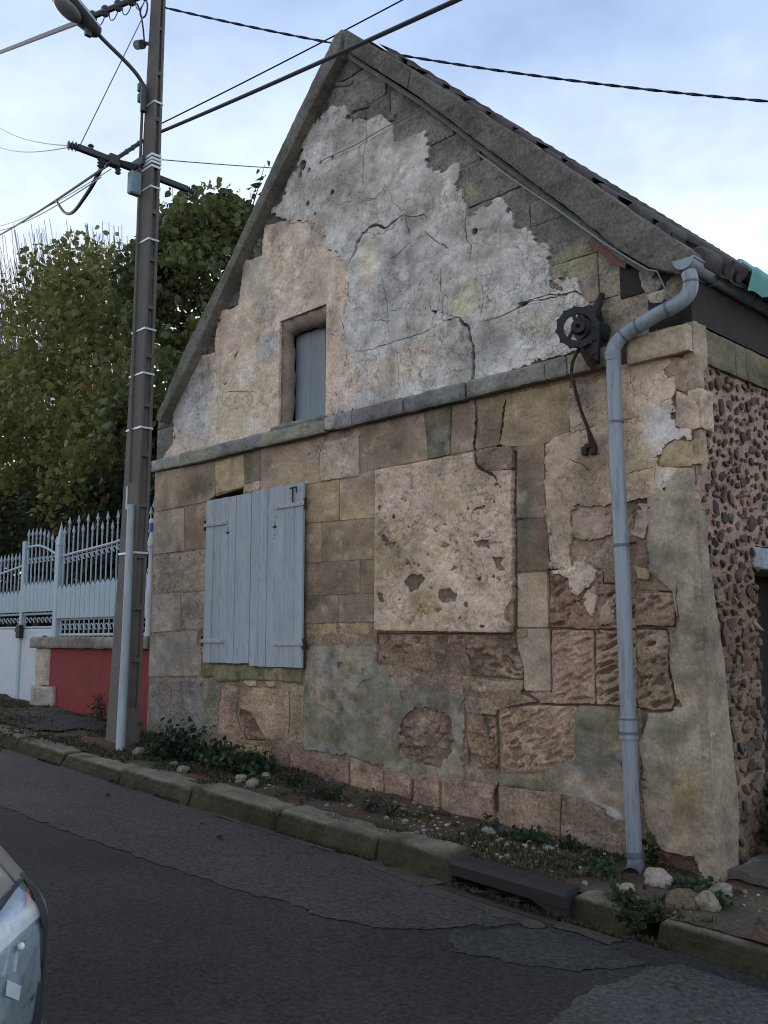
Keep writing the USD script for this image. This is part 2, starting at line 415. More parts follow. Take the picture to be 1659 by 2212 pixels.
def wall_tint(x, z, base, vary, seed, layer):
    c = np.tile(np.asarray(base, float), (len(x), 1))
    so = (seed % 11) * 3 if layer in ("stone", "gable", "band") else 0; n = fb(x, z, 1.6, 4, seed) - .5; n2 = fb(x, z, 7.0, 4, seed + 3) - .5
    c *= (1 + vary * 1.6 * n + vary * 1.3 * n2)[:, None]
    for k, (a, b, rx, rz, col, amt, rag, lay) in enumerate(STAINS):
        if lay != "all" and layer not in lay:
            continue
        d = np.hypot((x - a) / rx, (z - b) / rz)
        m = d < 1.8
        if not m.any():
            continue
        dn = d[m] + (fb(x[m], z[m], 3.2, 4, 40 + k) - .5) * 2 * rag
        w = np.clip(1.35 - dn, 0, 1) ** 1.0; w = w * w * (3 - 2 * w) * amt
        c[m] = c[m] * (1 - w[:, None]) + col * w[:, None] * (1 + vary * 1.5 * n2[m])[:, None]
    if layer in ("cement", "pier"):      # damp green, grey-blue and bare tan blotches
        for col, sc, sd, am in ((alb(86, 88, 62 + so), 3.0, 71, .75), (alb(100, 101, 103), 2.4, 72, .6), (alb(126, 108, 88), 4.0, 73, .6), (alb(70, 68, 54), 9.0, 74, .6)):
            w = np.clip((fb(x, z, sc, 5, sd) - .53) * 7, 0, 1) * am * (.6 if layer == "pier" else 1.0); c = c * (1 - w[:, None]) + np.array(col) * w[:, None]
    if layer == "plaster":               # grey weathering clouds of the gable render
        w = np.clip((fb(x, z, 3.4, 6, 75) - .50) * 6, 0, 1) * .42 * np.clip((z - 3.9 + (x + 3.4) * .35) * 1.2, .15, 1); c = c * (1 - w[:, None]) + np.array(alb(86, 86, 84)) * w[:, None]
        w = np.clip((fb(x, z, 5.2, 5, 76) - .55) * 7, 0, 1) * .4; c = c * (1 - w[:, None]) + np.array(alb(176, 175, 172)) * w[:, None]
    if layer in ("stone", "panel", "cream"):
        w = np.clip((fb(x, z, 4.6, 6, 77 + so) - .52) * 6, 0, 1) * .38; c = c * (1 - w[:, None]) + c * np.array([.58, .55, .52]) * w[:, None]
        w = np.clip((fb(x, z, 3.0, 5, 78 + so) - .54) * 6, 0, 1) * .35; c = c * (1 - w[:, None]) + np.array(alb(142, 124, 92)) * w[:, None]
        w = np.clip((fb(x, z, 6.5, 5, 79 + so) - .56) * 7, 0, 1) * .35; c = c * (1 - w[:, None]) + np.array(alb(156, 142, 128)) * w[:, None]
    if layer != "coping":                # small flecks: bare, dirty and limewashed spots
        w = np.clip((fb(x, z, 13.0, 5, 81 + so) - .54) * 9, 0, 1) * (.34 if layer in ("plaster", "panel", "cream", "cement") else .2); c = c * (1 - w[:, None]) + c * np.array([.56, .54, .52]) * w[:, None]
        w = np.clip((fb(x, z, 17.0, 5, 82 + so) - .56) * 9, 0, 1) * (.30 if layer in ("plaster", "panel", "cream", "cement") else .2); c = c * (1 - w[:, None]) + np.clip(c * 1.5, 0, .8) * w[:, None]
    g = np.clip((fb(x, z, 2.1, 5, 61 + so) - .50) * 4, 0, 1) * .30 + np.clip((fb(x, z, 11.0, 4, 62 + so) - .55) * 5, 0, 1) * .22     # soot and damp
    sx = meshkit.fbm(np.stack([x * 9, x * 0 + 4.4, z * .9], -1), 4, 63); g = g + np.clip((sx - .54) * 5, 0, 1) * .16             # run marks
    c = c * (1 - np.clip(g, 0, .6))[:, None] * 1.2
    lum = c @ np.array([.3, .6, .1]); c = lum[:, None] * np.array([1.06, .985, .93]) * .12 + c * .88 * np.array([1.07, .99, .90])
    return np.clip(c, .004, .82)


def relief_smooth(x, z, s):
    return 0.004 * (fb(x, z, 5, 3, s) - .5) * 2 + .002 * (fb(x, z, 26, 3, s + 1) - .5) * 2


def relief_worn(x, z, s):
    n = fb(x, z, 3.5, 4, s); p = fb(x, z, 16, 4, s + 2)
    return .014 * (n - .5) * 2 + .010 * np.minimum(p - .46, 0) * -6 + .006 * (fb(x, z, 40, 3, s + 5) - .5) * 2


def relief_tooled(x, z, s):
    """pick-dressed face: short slanting gouges"""
    w = (fb(x, z, 3, 2, s) - .5) * .25; a = .45
    u, v = (x + w) * math.cos(a) + z * math.sin(a), -(x + w) * math.sin(a) + z * math.cos(a)
    n = meshkit.noise(np.stack([u * 14, np.full_like(u, s + .5), v * 40], -1), s)
    n2 = meshkit.noise(np.stack([u * 27, np.full_like(u, s + 3.5), v * 66], -1), s + 1)
    g = np.clip((n * .72 + n2 * .28 - .38) * 8, -.1, 1)
    a_ = fb(x, z, 2.2, 3, s + 8); return .036 * (1 - g) * np.clip((a_ - .28) * 3, .3, 1) + .016 * (fb(x, z, 6, 3, s) - .5) * 2


def relief_rubble(x, z, s):
    n = fb(x, z, 9, 3, s); r = np.abs(fb(x, z, 14, 3, s + 1) - .5) * 2
    return .05 * (n - .5) * 2 + .035 * (1 - np.clip(r * 4, 0, 1)) + .012 * (fb(x, z, 50, 3, s + 4) - .5) * 2


def relief_plaster(x, z, s):
    n = fb(x, z, 2.2, 4, s); q = fb(x, z, 9, 4, s + 2)
    return .010 * (n - .5) * 2 + .005 * (q - .5) * 2 + .0025 * (fb(x, z, 34, 3, s + 4) - .5) * 2


def relief_pocked(x, z, s):
    q = fb(x, z, 11, 4, s + 2); h = fb(x, z, 24, 3, s + 7)
    return .009 * (fb(x, z, 3, 3, s) - .5) * 2 + (.013 * np.clip((q - .58) * 8, 0, 1)) + .009 * np.clip((h - .58) * 7, 0, 1) + .003 * (fb(x, z, 40, 3, s + 4) - .5) * 2


RELIEF = {"smooth": relief_smooth, "worn": relief_worn, "tooled": relief_tooled, "rubble": relief_rubble, "plaster": relief_plaster, "pocked": relief_pocked,
          "flat": lambda x, z, s: .002 * (fb(x, z, 8, 3, s) - .5) * 2}


def slab(name, parent, poly, y, thick, mat, base, relief="smooth", res=0.0125, vary=.12, seed=0, bevel=.006, layer="stone", axis="y", sign=1.0):
    """front face at y (towards the street is smaller y); the face is pushed back by its relief"""
    if poly.is_empty:
        return None
    v, f = grid_mesh(poly, res)
    if len(f) == 0:
        return None
    x, z = v[:, 0], v[:, 1]
    d = shapely.distance(shapely.points(v), poly.boundary)
    dy = RELIEF[relief](x, z, seed)
    dy = dy * np.clip(d / .02, .35, 1) + bevel * np.clip(1 - d / .018, 0, 1) ** 1.5
    yy = y + np.minimum(dy, thick * .9)
    n = len(v)
    e = np.sort(np.vstack([f[:, [0, 1]], f[:, [1, 2]], f[:, [2, 0]]]), 1); dirs = np.vstack([f[:, [0, 1]], f[:, [1, 2]], f[:, [2, 0]]])
    _, inv, cnt = np.unique(e[:, 0] * n + e[:, 1], return_inverse=True, return_counts=True)
    be = dirs[cnt[inv] == 1]
    P = np.stack([x, yy, z], 1)
    col = wall_tint(x, z, base, vary, seed, layer)
    sv, sf, sc = [], [], []
    if len(be):
        a, b = be[:, 0], be[:, 1]; m = len(be); q0 = n
        back = np.stack([x, np.full(n, y + thick), z], 1)
        sv = np.vstack([P[a], P[b], back[b], back[a]]); k = np.arange(m)
        sf = np.vstack([np.stack([q0 + k, q0 + 3 * m + k, q0 + 2 * m + k], 1), np.stack([q0 + k, q0 + 2 * m + k, q0 + m + k], 1)])
        sc = np.vstack([col[a], col[b], col[b], col[a]])
        P = np.vstack([P, sv]); f = np.vstack([f, sf]); col = np.vstack([col, sc])
    if axis == "x":       # built for the side wall: (x, z) above were (y, z)
        P = np.stack([-P[:, 1], P[:, 0], P[:, 2]], 1)
    return obj(name, (P, f), mat, parent, smooth=True, tint=col, world=True)


def nibble(poly, n, r, seed):
    """crumbled bites along a broken edge"""
    rg = np.random.RandomState(seed); parts = list(poly.geoms) if hasattr(poly, "geoms") else [poly]; bites = []
    for g in parts:
        L = g.exterior.length
        for _ in range(int(n * L)):
            q = g.exterior.interpolate(rg.rand() * L); a = np.sort(rg.uniform(0, 6.28, 7)); rr = r * rg.uniform(.25, 1.2) * rg.uniform(.5, 1.2, 7)
            bites.append(Polygon(np.stack([q.x + rr * np.cos(a), q.y + rr * np.sin(a) * .8], 1)).buffer(0))
    return poly.difference(unary_union(bites)) if bites else poly


def PG(crop, pts):
    return Polygon(W(crop, pts)).buffer(0)

# ------------------------------------------------------------------ the gabled house: openings and the bare wall behind the facing
house = thing("gable_house", "old gable-fronted stone house with cracked render, blue-grey shutters and tiled roof", "house")
XL, BASE = -6.46, -0.25
hat = W("D", [(607, 692), (706, 659), (704, 897), (601, 919)])
HX0, HX1 = -4.205, -3.555
HZ0, HZ1 = 3.60, 4.90
hz = [p[1] for p in hat]; HX0, HX1, HZ0, HZ1 = (hat[0][0] + hat[3][0]) / 2, (hat[1][0] + hat[2][0]) / 2, 3.585, (hz[0] + hz[1]) / 2
HATCH = sbox(HX0, HZ0 - .3, HX1, HZ1)
gable_pts = W("D", [(338, 905), (500, 575), (620, 332), (735, 95), (900, 222), (1100, 372), (1250, 480), (1330, 545), (1400, 590), (1482, 610)])
GABLE = Polygon([(XL, 3.45)] + gable_pts + [(0.0, 3.45)]).buffer(0)
FRONT = unary_union([sbox(XL, BASE, 0.0, 3.5), GABLE]).buffer(0)
WIN = PG("D", [(452, 1085), (648, 1052), (648, 1432), (448, 1430)])


VOID = [(358, 602), (362, 528), (400, 520), (418, 566), (520, 532), (588, 512), (588, 552), (415, 590)]


def prism(poly, y0, y1):
    ms = []
    for g in (poly.geoms if hasattr(poly, "geoms") else [poly]):
        if g.geom_type == "Polygon":
            t = trimesh.creation.extrude_polygon(g, y1 - y0, engine="earcut")
            v = t.vertices; ms.append(trimesh.Trimesh(np.stack([v[:, 0], y1 - v[:, 2], v[:, 1]], 1), t.faces, process=False))
    return cat(*ms)


fw = obj("front_wall", prism(FRONT.difference(HATCH).difference(WIN).difference(PG("P6", VOID)).intersection(sbox(-9, -1, -.05, 9)), .034, .5), M_MORTAR, house)
sw = obj("side_wall", bx(-.5, .5, BASE, -.03, .78, 3.95), M_MORTAR, house)
obj("side_wall_end", cat(bx(-.5, .785, 2.09, -.03, 6.5, 3.95), bx(-.5, 1.9, BASE, -.031, 6.5, 2.09)), M_MORTAR, house)
obj("rear_wall", cat(bx(XL, .5, BASE, XL + .4, 6.5, 3.95), bx(XL + .4, 6.1, BASE, -.5, 6.5, 3.95), prism(GABLE, 6.1, 6.5)), M_MORTAR, house)
obj("doorway", cat(bx(-.42, .79, BASE, -.38, 1.9, 2.09)), M_DARKW, house)
obj("door_lintel", bx(-.35, .72, 2.075, .015, 2.0, 2.22, .01), M_CEMENT, house, tint=alb(112, 114, 118))

# lasting colours of the wall, read off the photograph
PEACH, GREY, WHITE = (163, 148, 131), (148, 147, 144), (166, 166, 165)
stain("D", 640, 540, 70, 60, (163, 146, 131), .9, .3, "plaster")
stain("D", 660, 620, 70, 70, (158, 143, 131), .8, .3, "plaster")
stain("D", 560, 600, 30, 60, (146, 146, 132), .7, .4, "plaster")
stain("D", 580, 745, 24, 40, (138, 140, 143), .8, .5, "plaster")
stain("D", 500, 720, 35, 60, (158, 142, 129), .8, .4, "plaster")
stain("D", 420, 880, 55, 90, (147, 150, 153), .9, .5, "plaster")
stain("D", 520, 880, 50, 60, (158, 147, 130), .8, .4, "plaster")
stain("D", 440, 830, 25, 50, (96, 98, 102), .5, .9, "plaster")
stain("D", 800, 560, 26, 55, (160, 152, 138), .9, .4, "plaster")
stain("D", 1005, 650, 42, 45, (148, 146, 122), .85, .4, "plaster")
stain("D", 870, 790, 110, 45, (158, 146, 132), .85, .5, "plaster")
stain("D", 740, 820, 40, 80, (158, 142, 128), .9, .4, "plaster")
stain("D", 1150, 700, 90, 35, (154, 146, 130), .6, .6, "plaster")
stain("D", 1060, 780, 50, 30, (152, 152, 152), .7, .5, "plaster")
stain("D", 900, 470, 40, 30, (104, 104, 103), .6, .9, "plaster")
stain("D", 800, 430, 60, 25, (102, 102, 101), .6, 1.0, "plaster")
stain("D", 860, 600, 40, 70, (116, 117, 119), .6, .9, "plaster")
stain("D", 1000, 420, 30, 90, (126, 126, 124), .6, .8, "plaster")
stain("D", 1080, 520, 45, 30, (108, 108, 106), .6, .9, "plaster")
stain("D", 740, 380, 50, 40, (120, 119, 117), .5, .9, "plaster")
stain("D", 690, 470, 40, 40, (114, 113, 110), .5, .9, "plaster")
stain("D", 950, 560, 60, 60, (150, 149, 147), .5, .6, "plaster")
stain("D", 780, 290, 60, 40, (150, 148, 144), .5, .6, "plaster")
stain("D", 1120, 600, 50, 60, (150, 150, 150), .6, .6, "plaster")
stain("D", 820, 690, 60, 60, (136, 138, 142), .5, .8, "plaster")
# gable stones
stain("D", 1020, 410, 22, 18, (104, 102, 84), .8, .4, "gable")
stain("D", 1240, 565, 45, 30, (112, 110, 86), .8, .4, "gable")
stain("D", 1340, 640, 25, 40, (128, 116, 98), .7, .4, "gable")
# lower wall
stain("D", 690, 1080, 40, 70, (132, 117, 86), .8, .5, "stone")
stain("D", 760, 1110, 50, 25, (128, 112, 86), .7, .5, "stone")
stain("D", 1130, 870, 60, 35, (126, 113, 84), .8, .4, "stone")
stain("D", 1090, 940, 70, 25, (94, 82, 72), .7, .6, "stone")
stain("D", 420, 1060, 40, 30, (78, 72, 60), .7, .7, "stone")
stain("D", 350, 1180, 22, 110, (96, 92, 88), .6, .4, "stone")
stain("D", 1135, 1110, 16, 120, (70, 74, 64), .8, .4, "stone")
stain("D", 800, 1225, 12, 60, (122, 108, 82), .5, .5, "stone")
stain("P7", 660, 600, 140, 140, (136, 124, 94), .6, .7, "panel")
stain("P7", 330, 960, 90, 160, (136, 122, 92), .6, .7, "panel")
stain("P7", 520, 1260, 120, 110, (132, 118, 84), .8, .4, "panel")
stain("P7", 230, 950, 30, 260, (126, 112, 80), .7, .4, "panel")
stain("P7", 600, 400, 80, 60, (102, 92, 82), .6, .8, "panel")
stain("P7", 900, 520, 160, 200, (134, 121, 104), .5, .8, "panel")
stain("P7", 450, 620, 160, 160, (150, 136, 124), .5, .8, "panel")
stain("D", 700, 1440, 60, 60, (114, 110, 104), .8, .8, "cement")
stain("D", 880, 1470, 90, 40, (104, 102, 100), .7, .9, "cement")
stain("D", 720, 1560, 60, 60, (102, 100, 96), .6, .8, "cement")
stain("D", 800, 1590, 70, 50, (86, 82, 64), .7, .8, "cement")
stain("D", 1270, 1640, 40, 80, (94, 90, 88), .8, .7, "cement")
stain("D", 1320, 1560, 30, 40, (108, 92, 78), .6, .7, "cement")
stain("D", 1300, 1720, 60, 30, (100, 100, 100), .7, .7, "cement")
stain("D", 1490, 1750, 45, 90, (112, 94, 62), .8, .4, "pier")
stain("D", 1450, 1580, 40, 40, (84, 84, 68), .7, .5, "pier")
stain("D", 1440, 1400, 20, 60, (112, 104, 90), .5, .7, "pier")
stain("Y", 1000, 300, 330, 420, (164, 162, 162), .95, .3, "cream")
stain("Y", 1000, 1020, 170, 170, (160, 160, 163), .95, .3, "cream")
stain("P8", 560, 400, 120, 60, (128, 118, 100), .5, .8, "cream")
stain("D", 1250, 1020, 60, 35, (92, 80, 68), .8, .7, "cream")
stain("D", 1270, 850, 60, 30, (88, 84, 80), .7, .8, "cream")
stain("D", 1225, 1000, 35, 90, (140, 124, 108), .6, .5, "cream")

# cracks
CR = []
for i, (c, w, pts) in enumerate([
    ("A", .030, [(945, 185), (985, 235), (1005, 300), (1015, 350), (1020, 440), (1010, 500), (1000, 560), (1005, 605)]),
    ("A", .026, [(1005, 600), (1030, 660), (1025, 720), (1018, 800), (1012, 880), (1020, 920), (1040, 970), (1080, 1000), (1130, 1030), (1165, 1090)]),
    ("P7", .040, [(1082, 300), (1088, 480), (1080, 560), (1088, 680), (1088, 1000), (1094, 1215), (1098, 1425)]),
    ("A", .024, [(1183, 592), (1168, 700), (1152, 800), (1142, 862)]),
    ("G", .018, [(985, 545), (1000, 640), (1025, 720), (1005, 870), (1020, 960), (1050, 1030), (1040, 1150)]),
    ("G", .030, [(220, 1150), (285, 1040), (290, 990), (330, 930), (390, 875), (440, 868), (480, 895), (540, 850), (600, 795)]),
    ("G", .016, [(600, 795), (640, 820), (720, 800), (775, 830)]), ("G", .016, [(610, 805), (625, 880), (650, 950)]),
    ("G", .014, [(740, 910), (800, 970), (870, 1000), (910, 1045)]), ("G", .012, [(845, 870), (815, 950)]),
    ("G", .015, [(850, 1150), (850, 1300), (825, 1430), (780, 1520)]), ("G", .016, [(885, 1330), (862, 1345), (858, 1505), (970, 1478), (978, 1520), (1040, 1545)]),
    ("G", .012, [(1118, 1230), (1132, 1330), (1110, 1490)]), ("G", .012, [(455, 1130), (470, 1290), (495, 1400), (500, 1560), (520, 1640)]),
    ("G", .010, [(650, 970), (570, 1060), (500, 1100)]), ("G", .020, [(220, 1150), (235, 1200), (240, 1330), (180, 1470), (230, 1640)]),
    ("X", .018, [(705, 780), (712, 900), (690, 1040), (690, 1250)]), ("X", .012, [(712, 900), (662, 960), (668, 1000), (690, 1030)]), ("X", .008, [(430, 800), (430, 1010)]),
    ("X", .010, [(850, 1190), (780, 1270), (700, 1310)]), ("X", .010, [(865, 1230), (880, 1310), (950, 1370)]), ("X", .010, [(600, 1230), (620, 1300), (520, 1320)]),
    ("H", .012, [(440, 1090), (435, 1300), (420, 1450)]), ("H", .010, [(655, 1240), (645, 1400)]), ("H", .010, [(430, 1140), (560, 1135), (690, 1145)]),
    ("A", .014, [(1035, 215), (1150, 185), (1290, 120), (1340, 95), (1450, 80), (1560, 50), (1640, 130)]), ("A", .012, [(360, 380), (480, 355), (600, 310), (740, 275), (850, 215)]),
    ("A", .009, [(610, 320), (620, 460), (620, 530)]), ("A", .008, [(640, 480), (650, 560)]),
    ("C", .050, [(318, 700), (308, 760), (312, 900), (308, 1000)]), ("C", .040, [(308, 1060), (305, 1120), (300, 1250)]),
    ("P7", .020, [(1078, 1440), (1108, 1560), (1140, 1660), (1142, 1815), (1190, 1860), (1245, 1890), (1150, 1900), (1050, 1930), (985, 1965)]),
    ("C", .014, [(1270, 0), (1262, 100), (1275, 200), (1255, 300)]), ("C", .03, [(1210, 320), (1222, 480), (1250, 640), (1230, 690), (1120, 697)]), ("C", .012, [(1115, 697), (1095, 790)]),
    ("C", .018, [(1062, 860), (1092, 1000), (1075, 1060)]),
    ("P8", .008, [(465, 380), (470, 480), (505, 560), (490, 660)]), ("P8", .008, [(410, 750), (510, 730)]), ("P8", .009, [(440, 1135), (560, 1100), (650, 1080)]), ("P8", .008, [(780, 590), (700, 620), (680, 670)]),
    ("P8", .007, [(650, 1085), (640, 1200)]), ("P8", .01, [(10, 1010), (130, 1070), (210, 1140)]), ("P8", .008, [(0, 870), (100, 830), (230, 790)]),
    ("R", .014, [(0, 760), (170, 715), (260, 690), (310, 690), (420, 670), (480, 710), (520, 760)]), ("R", .01, [(430, 590), (460, 680), (530, 750)]),
    ("B", .010, [(385, 1060), (390, 900), (410, 790)]), ("B", .014, [(495, 820), (485, 960), (520, 1080)]), ("B", .012, [(760, 820), (768, 950), (755, 1100)]),
    ("B", .008, [(890, 790), (920, 900), (1000, 950), (1060, 960)]), ("B", .010, [(1100, 850), (1160, 780), (1190, 770)]),
]):
    CR.append(crack(W(c, pts), w * (.62 if w < .022 else 1.0), i))
_rg = np.random.RandomState(5)
for i in range(34):      # short random cracks of the mottled render
    a, b = W("D", [(_rg.uniform(700, 1150), _rg.uniform(300, 760))])[0]
    th = _rg.uniform(0, 6.28); P_ = [(a, b)]
    for s_ in range(_rg.randint(4, 9)):
        th += _rg.normal(0, .6); P_.append((P_[-1][0] + .07 * math.cos(th), P_[-1][1] + .07 * math.sin(th)))
    CR.append(crack(P_, _rg.uniform(.002, .005), 100 + i, .03))
CRACKS = unary_union(CR)

# ------------------------------------------------------------------ render on the gable
below = W("D", [(345, 992), (575, 937), (1000, 851), (1310, 757)])
GREYP = PG("X", [(290, 1000), (300, 850), (380, 790), (450, 740), (470, 690), (570, 680), (590, 760), (620, 780), (700, 785), (790, 750), (870, 800), (890, 910), (1000, 880), (1095, 840), (1115, 950), (1100, 1080), (1200, 1090), (1300, 1040), (1325, 1130), (1290, 1170), (1325, 1200), (1365, 1340), (1355, 1420),
                 (1460, 1330), (1580, 1270), (1620, 1330), (1650, 1390)]
            + [((677.7 + .3268 * a - 555.7) / .335, (203.3 + .3268 * b) / .335) for a, b in [(1330, 870), (1430, 900), (1480, 950), (1555, 990), (1560, 1150), (1585, 1270), (1659, 1300)]]
            + [((1104.6 + .3342 * a - 555.7) / .335, (406.6 + .3342 * b) / .335) for a, b in [(262, 600), (330, 575), (430, 590), (480, 680), (530, 750), (505, 830), (545, 900), (560, 1015)]]
            + [((x - 555.7) / .335, y / .335) for x, y in [(1150, 786), (1000, 849), (890, 872), (769, 890), (722, 903)]]
            + [((338.8 + .3268 * a - 555.7) / .335, (474.4 + .3268 * b) / .335) for a, b in [(1150, 1290), (1180, 1150), (1270, 900), (1240, 760), (1220, 640), (1270, 480), (1260, 340), (1210, 240), (1130, 200), (1085, 60)]]
            + [(440, 1600), (400, 1480), (340, 1430), (230, 1440), (180, 1410), (100, 1390), (90, 1360), (170, 1310), (200, 1180), (270, 1060)])
PEACHP = PG("H", [(30, 1585), (110, 1480), (110, 1280), (190, 1100), (210, 940), (290, 900), (380, 880), (400, 740), (420, 610), (545, 570), (570, 330), (580, 270), (640, 262), (700, 230), (715, 40), (830, 10), (1010, 0), (1085, 40), (1140, 200), (1220, 230), (1275, 335), (1285, 480), (1235, 640), (1255, 760), (1285, 900), (1195, 1150), (1155, 1300)]
             + [((722 - 338.8) / .3268, (905 - 474.4) / .3268), ((575 - 338.8) / .3268, (937 - 474.4) / .3268), ((350 - 338.8) / .3268, (993 - 474.4) / .3268)])
HATCHO = sbox(HX0, HZ0 - .05, HX1, HZ1)
holes = unary_union([Point(W("X", [(x, y)])[0]).buffer(r, 6) for x, y, r in [(300, 1070, .055), (285, 1130, .035), (340, 1100, .025), (490, 1020, .025), (490, 1245, .03), (330, 1315, .03), (380, 1380, .02), (415, 1050, .02), (1410, 1500, .03)]]
                    + [PG("H", [(510, 900), (540, 870), (530, 910), (515, 930)]), PG("H", [(405, 650), (425, 665), (420, 695)]), PG("H", [(435, 1080), (455, 1085), (475, 1050), (465, 1090), (445, 1095)])]
                    + [PG("X", [(1270, 1195), (1330, 1140), (1335, 1230), (1305, 1200)])])
holes = ragged(holes, .012, .012, 20, 3)
greyp = nibble(ragged(GREYP, .034, .012, 8, 1), 7, .045, 1).difference(HATCHO).difference(CRACKS).difference(holes).intersection(GABLE)
peachp = nibble(ragged(PEACHP, .022, .012, 8, 2), 4, .035, 2).difference(HATCHO).difference(CRACKS).difference(holes).intersection(GABLE).difference(GREYP.buffer(-.05))
for k, g in enumerate(sorted(greyp.geoms if hasattr(greyp, "geoms") else [greyp], key=lambda g: -g.area)):
    if g.area > .002:
        slab("render_coat", fw, g, -.016 - .002 * (k % 3), .05, M_PLASTER, alb(*GREY), "plaster", .0115, .32, 3, .0008, "plaster")
for k, g in enumerate(sorted(peachp.geoms if hasattr(peachp, "geoms") else [peachp], key=lambda g: -g.area)):
    if g.area > .002:
        slab("render_coat", fw, g, -.008, .03, M_PLASTER, alb(*PEACH), "plaster", .0115, .14, 8, .001, "plaster")

# ashlar of the gable, seen where the render has gone
COVER = unary_union([GREYP, PEACHP]).buffer(-.06)
rs = np.random.RandomState(3)
zc = 3.58
row = 0
while zc < 7.2:
    h = .33 + .05 * rs.rand()
    xx = XL - rs.rand() * .5
    while xx < .1:
        w_ = .55 + .5 * rs.rand()
        st = ragged(sbox(xx + .003, zc + .003, xx + w_ - .003, zc + h - .003), .009, .03, 8, row * 7 + int(xx * 3)).intersection(GABLE).difference(HATCH)
        vis = st.difference(COVER)
        if vis.area > .012:
            st = vis.buffer(.0) if vis.area < st.area * .9 else st
            for g in (st.geoms if hasattr(st, "geoms") else [st]):
                if g.geom_type == "Polygon" and g.area > .004:
                    right = g.centroid.x > -3.4
                    t = rs.uniform(.9, 1.08)
                    c = np.array(alb(*((98, 97, 93) if right else (84, 83, 81)))) * t
                    if xx + w_ > -.9 and zc < 4.2:
                        c = np.array(alb(118, 110, 98)) * t
                    slab("stone_block", fw, g, .004 + rs.uniform(0, .012), .05, M_ROUGH, c, "worn" if right else "rubble" if rs.rand() < .4 else "worn", .0145, .15, int(rs.randint(1e4)), .008, "gable")
        xx += w_
    zc += h; row += 1
# loose brick-size stones in the hole below the peak
for pts in ([(600, 660), (700, 640), (710, 690), (610, 715)], [(610, 740), (690, 715), (695, 765), (615, 780)], [(500, 540), (620, 510), (600, 550), (505, 560)], [(850, 720), (885, 730), (880, 775), (845, 780)]):
    slab("stone_block", fw, ragged(PG("X", pts), .008, .02, 12, 5), -.012, .06, M_ROUGH, alb(92, 91, 88), "worn", .012, .15, 17, .01, "gable")

# ------------------------------------------------------------------ string course
joints = [W("D", [(x, 960)])[0][0] for x in (398, 476, 574, 711, 734, 771, 882, 1021, 1192, 1240, 1330)]
tones = [(104, 107, 96), (97, 98, 98), (103, 104, 92), (120, 119, 115), (92, 94, 96), (88, 89, 91), (90, 92, 92), (96, 97, 92), (100, 102, 96), (114, 108, 98)]
for k in range(len(joints) - 1):
    a, b = joints[k] + .004, joints[k + 1] - (.022 if k == 6 else .005)
    if k == 3:
        pg = sbox(a, 3.455, b, 3.565)
    else:
        pg = sbox(a, 3.435 + .004 * (k % 2), b, 3.572)
    pg = ragged(pg, .007, .03, 9, 60 + k)
    pr = slab("band_stone", fw, pg, -.072 - .003 * (k % 3), .12, M_CEMENT, alb(*tones[k]), "worn", .0125, .16, 70 + k, .012, "band")
slab("render_coat", fw, ragged(Polygon([(XL, 3.45), (joints[0] - .006, 3.45), (joints[0] - .006, 3.575), (XL, 3.575)]), .01, .03, 9, 9), -.05, .09, M_PLASTER, alb(122, 123, 122), "plaster", .0125, .2, 91, .01, "plaster")
ce = W("D", [(1365, 765), (1475, 740)])
slab("band_stone", fw, ragged(sbox(ce[0][0], 3.41, .015, 3.585), .006, .03, 9, 77), -.075, .13, M_STONE, alb(136, 124, 106), "smooth", .0125, .14, 88, .01, "band")

# ------------------------------------------------------------------ stones and patches of the lower wall
def fix(p):
    return p.difference(WINCUT)


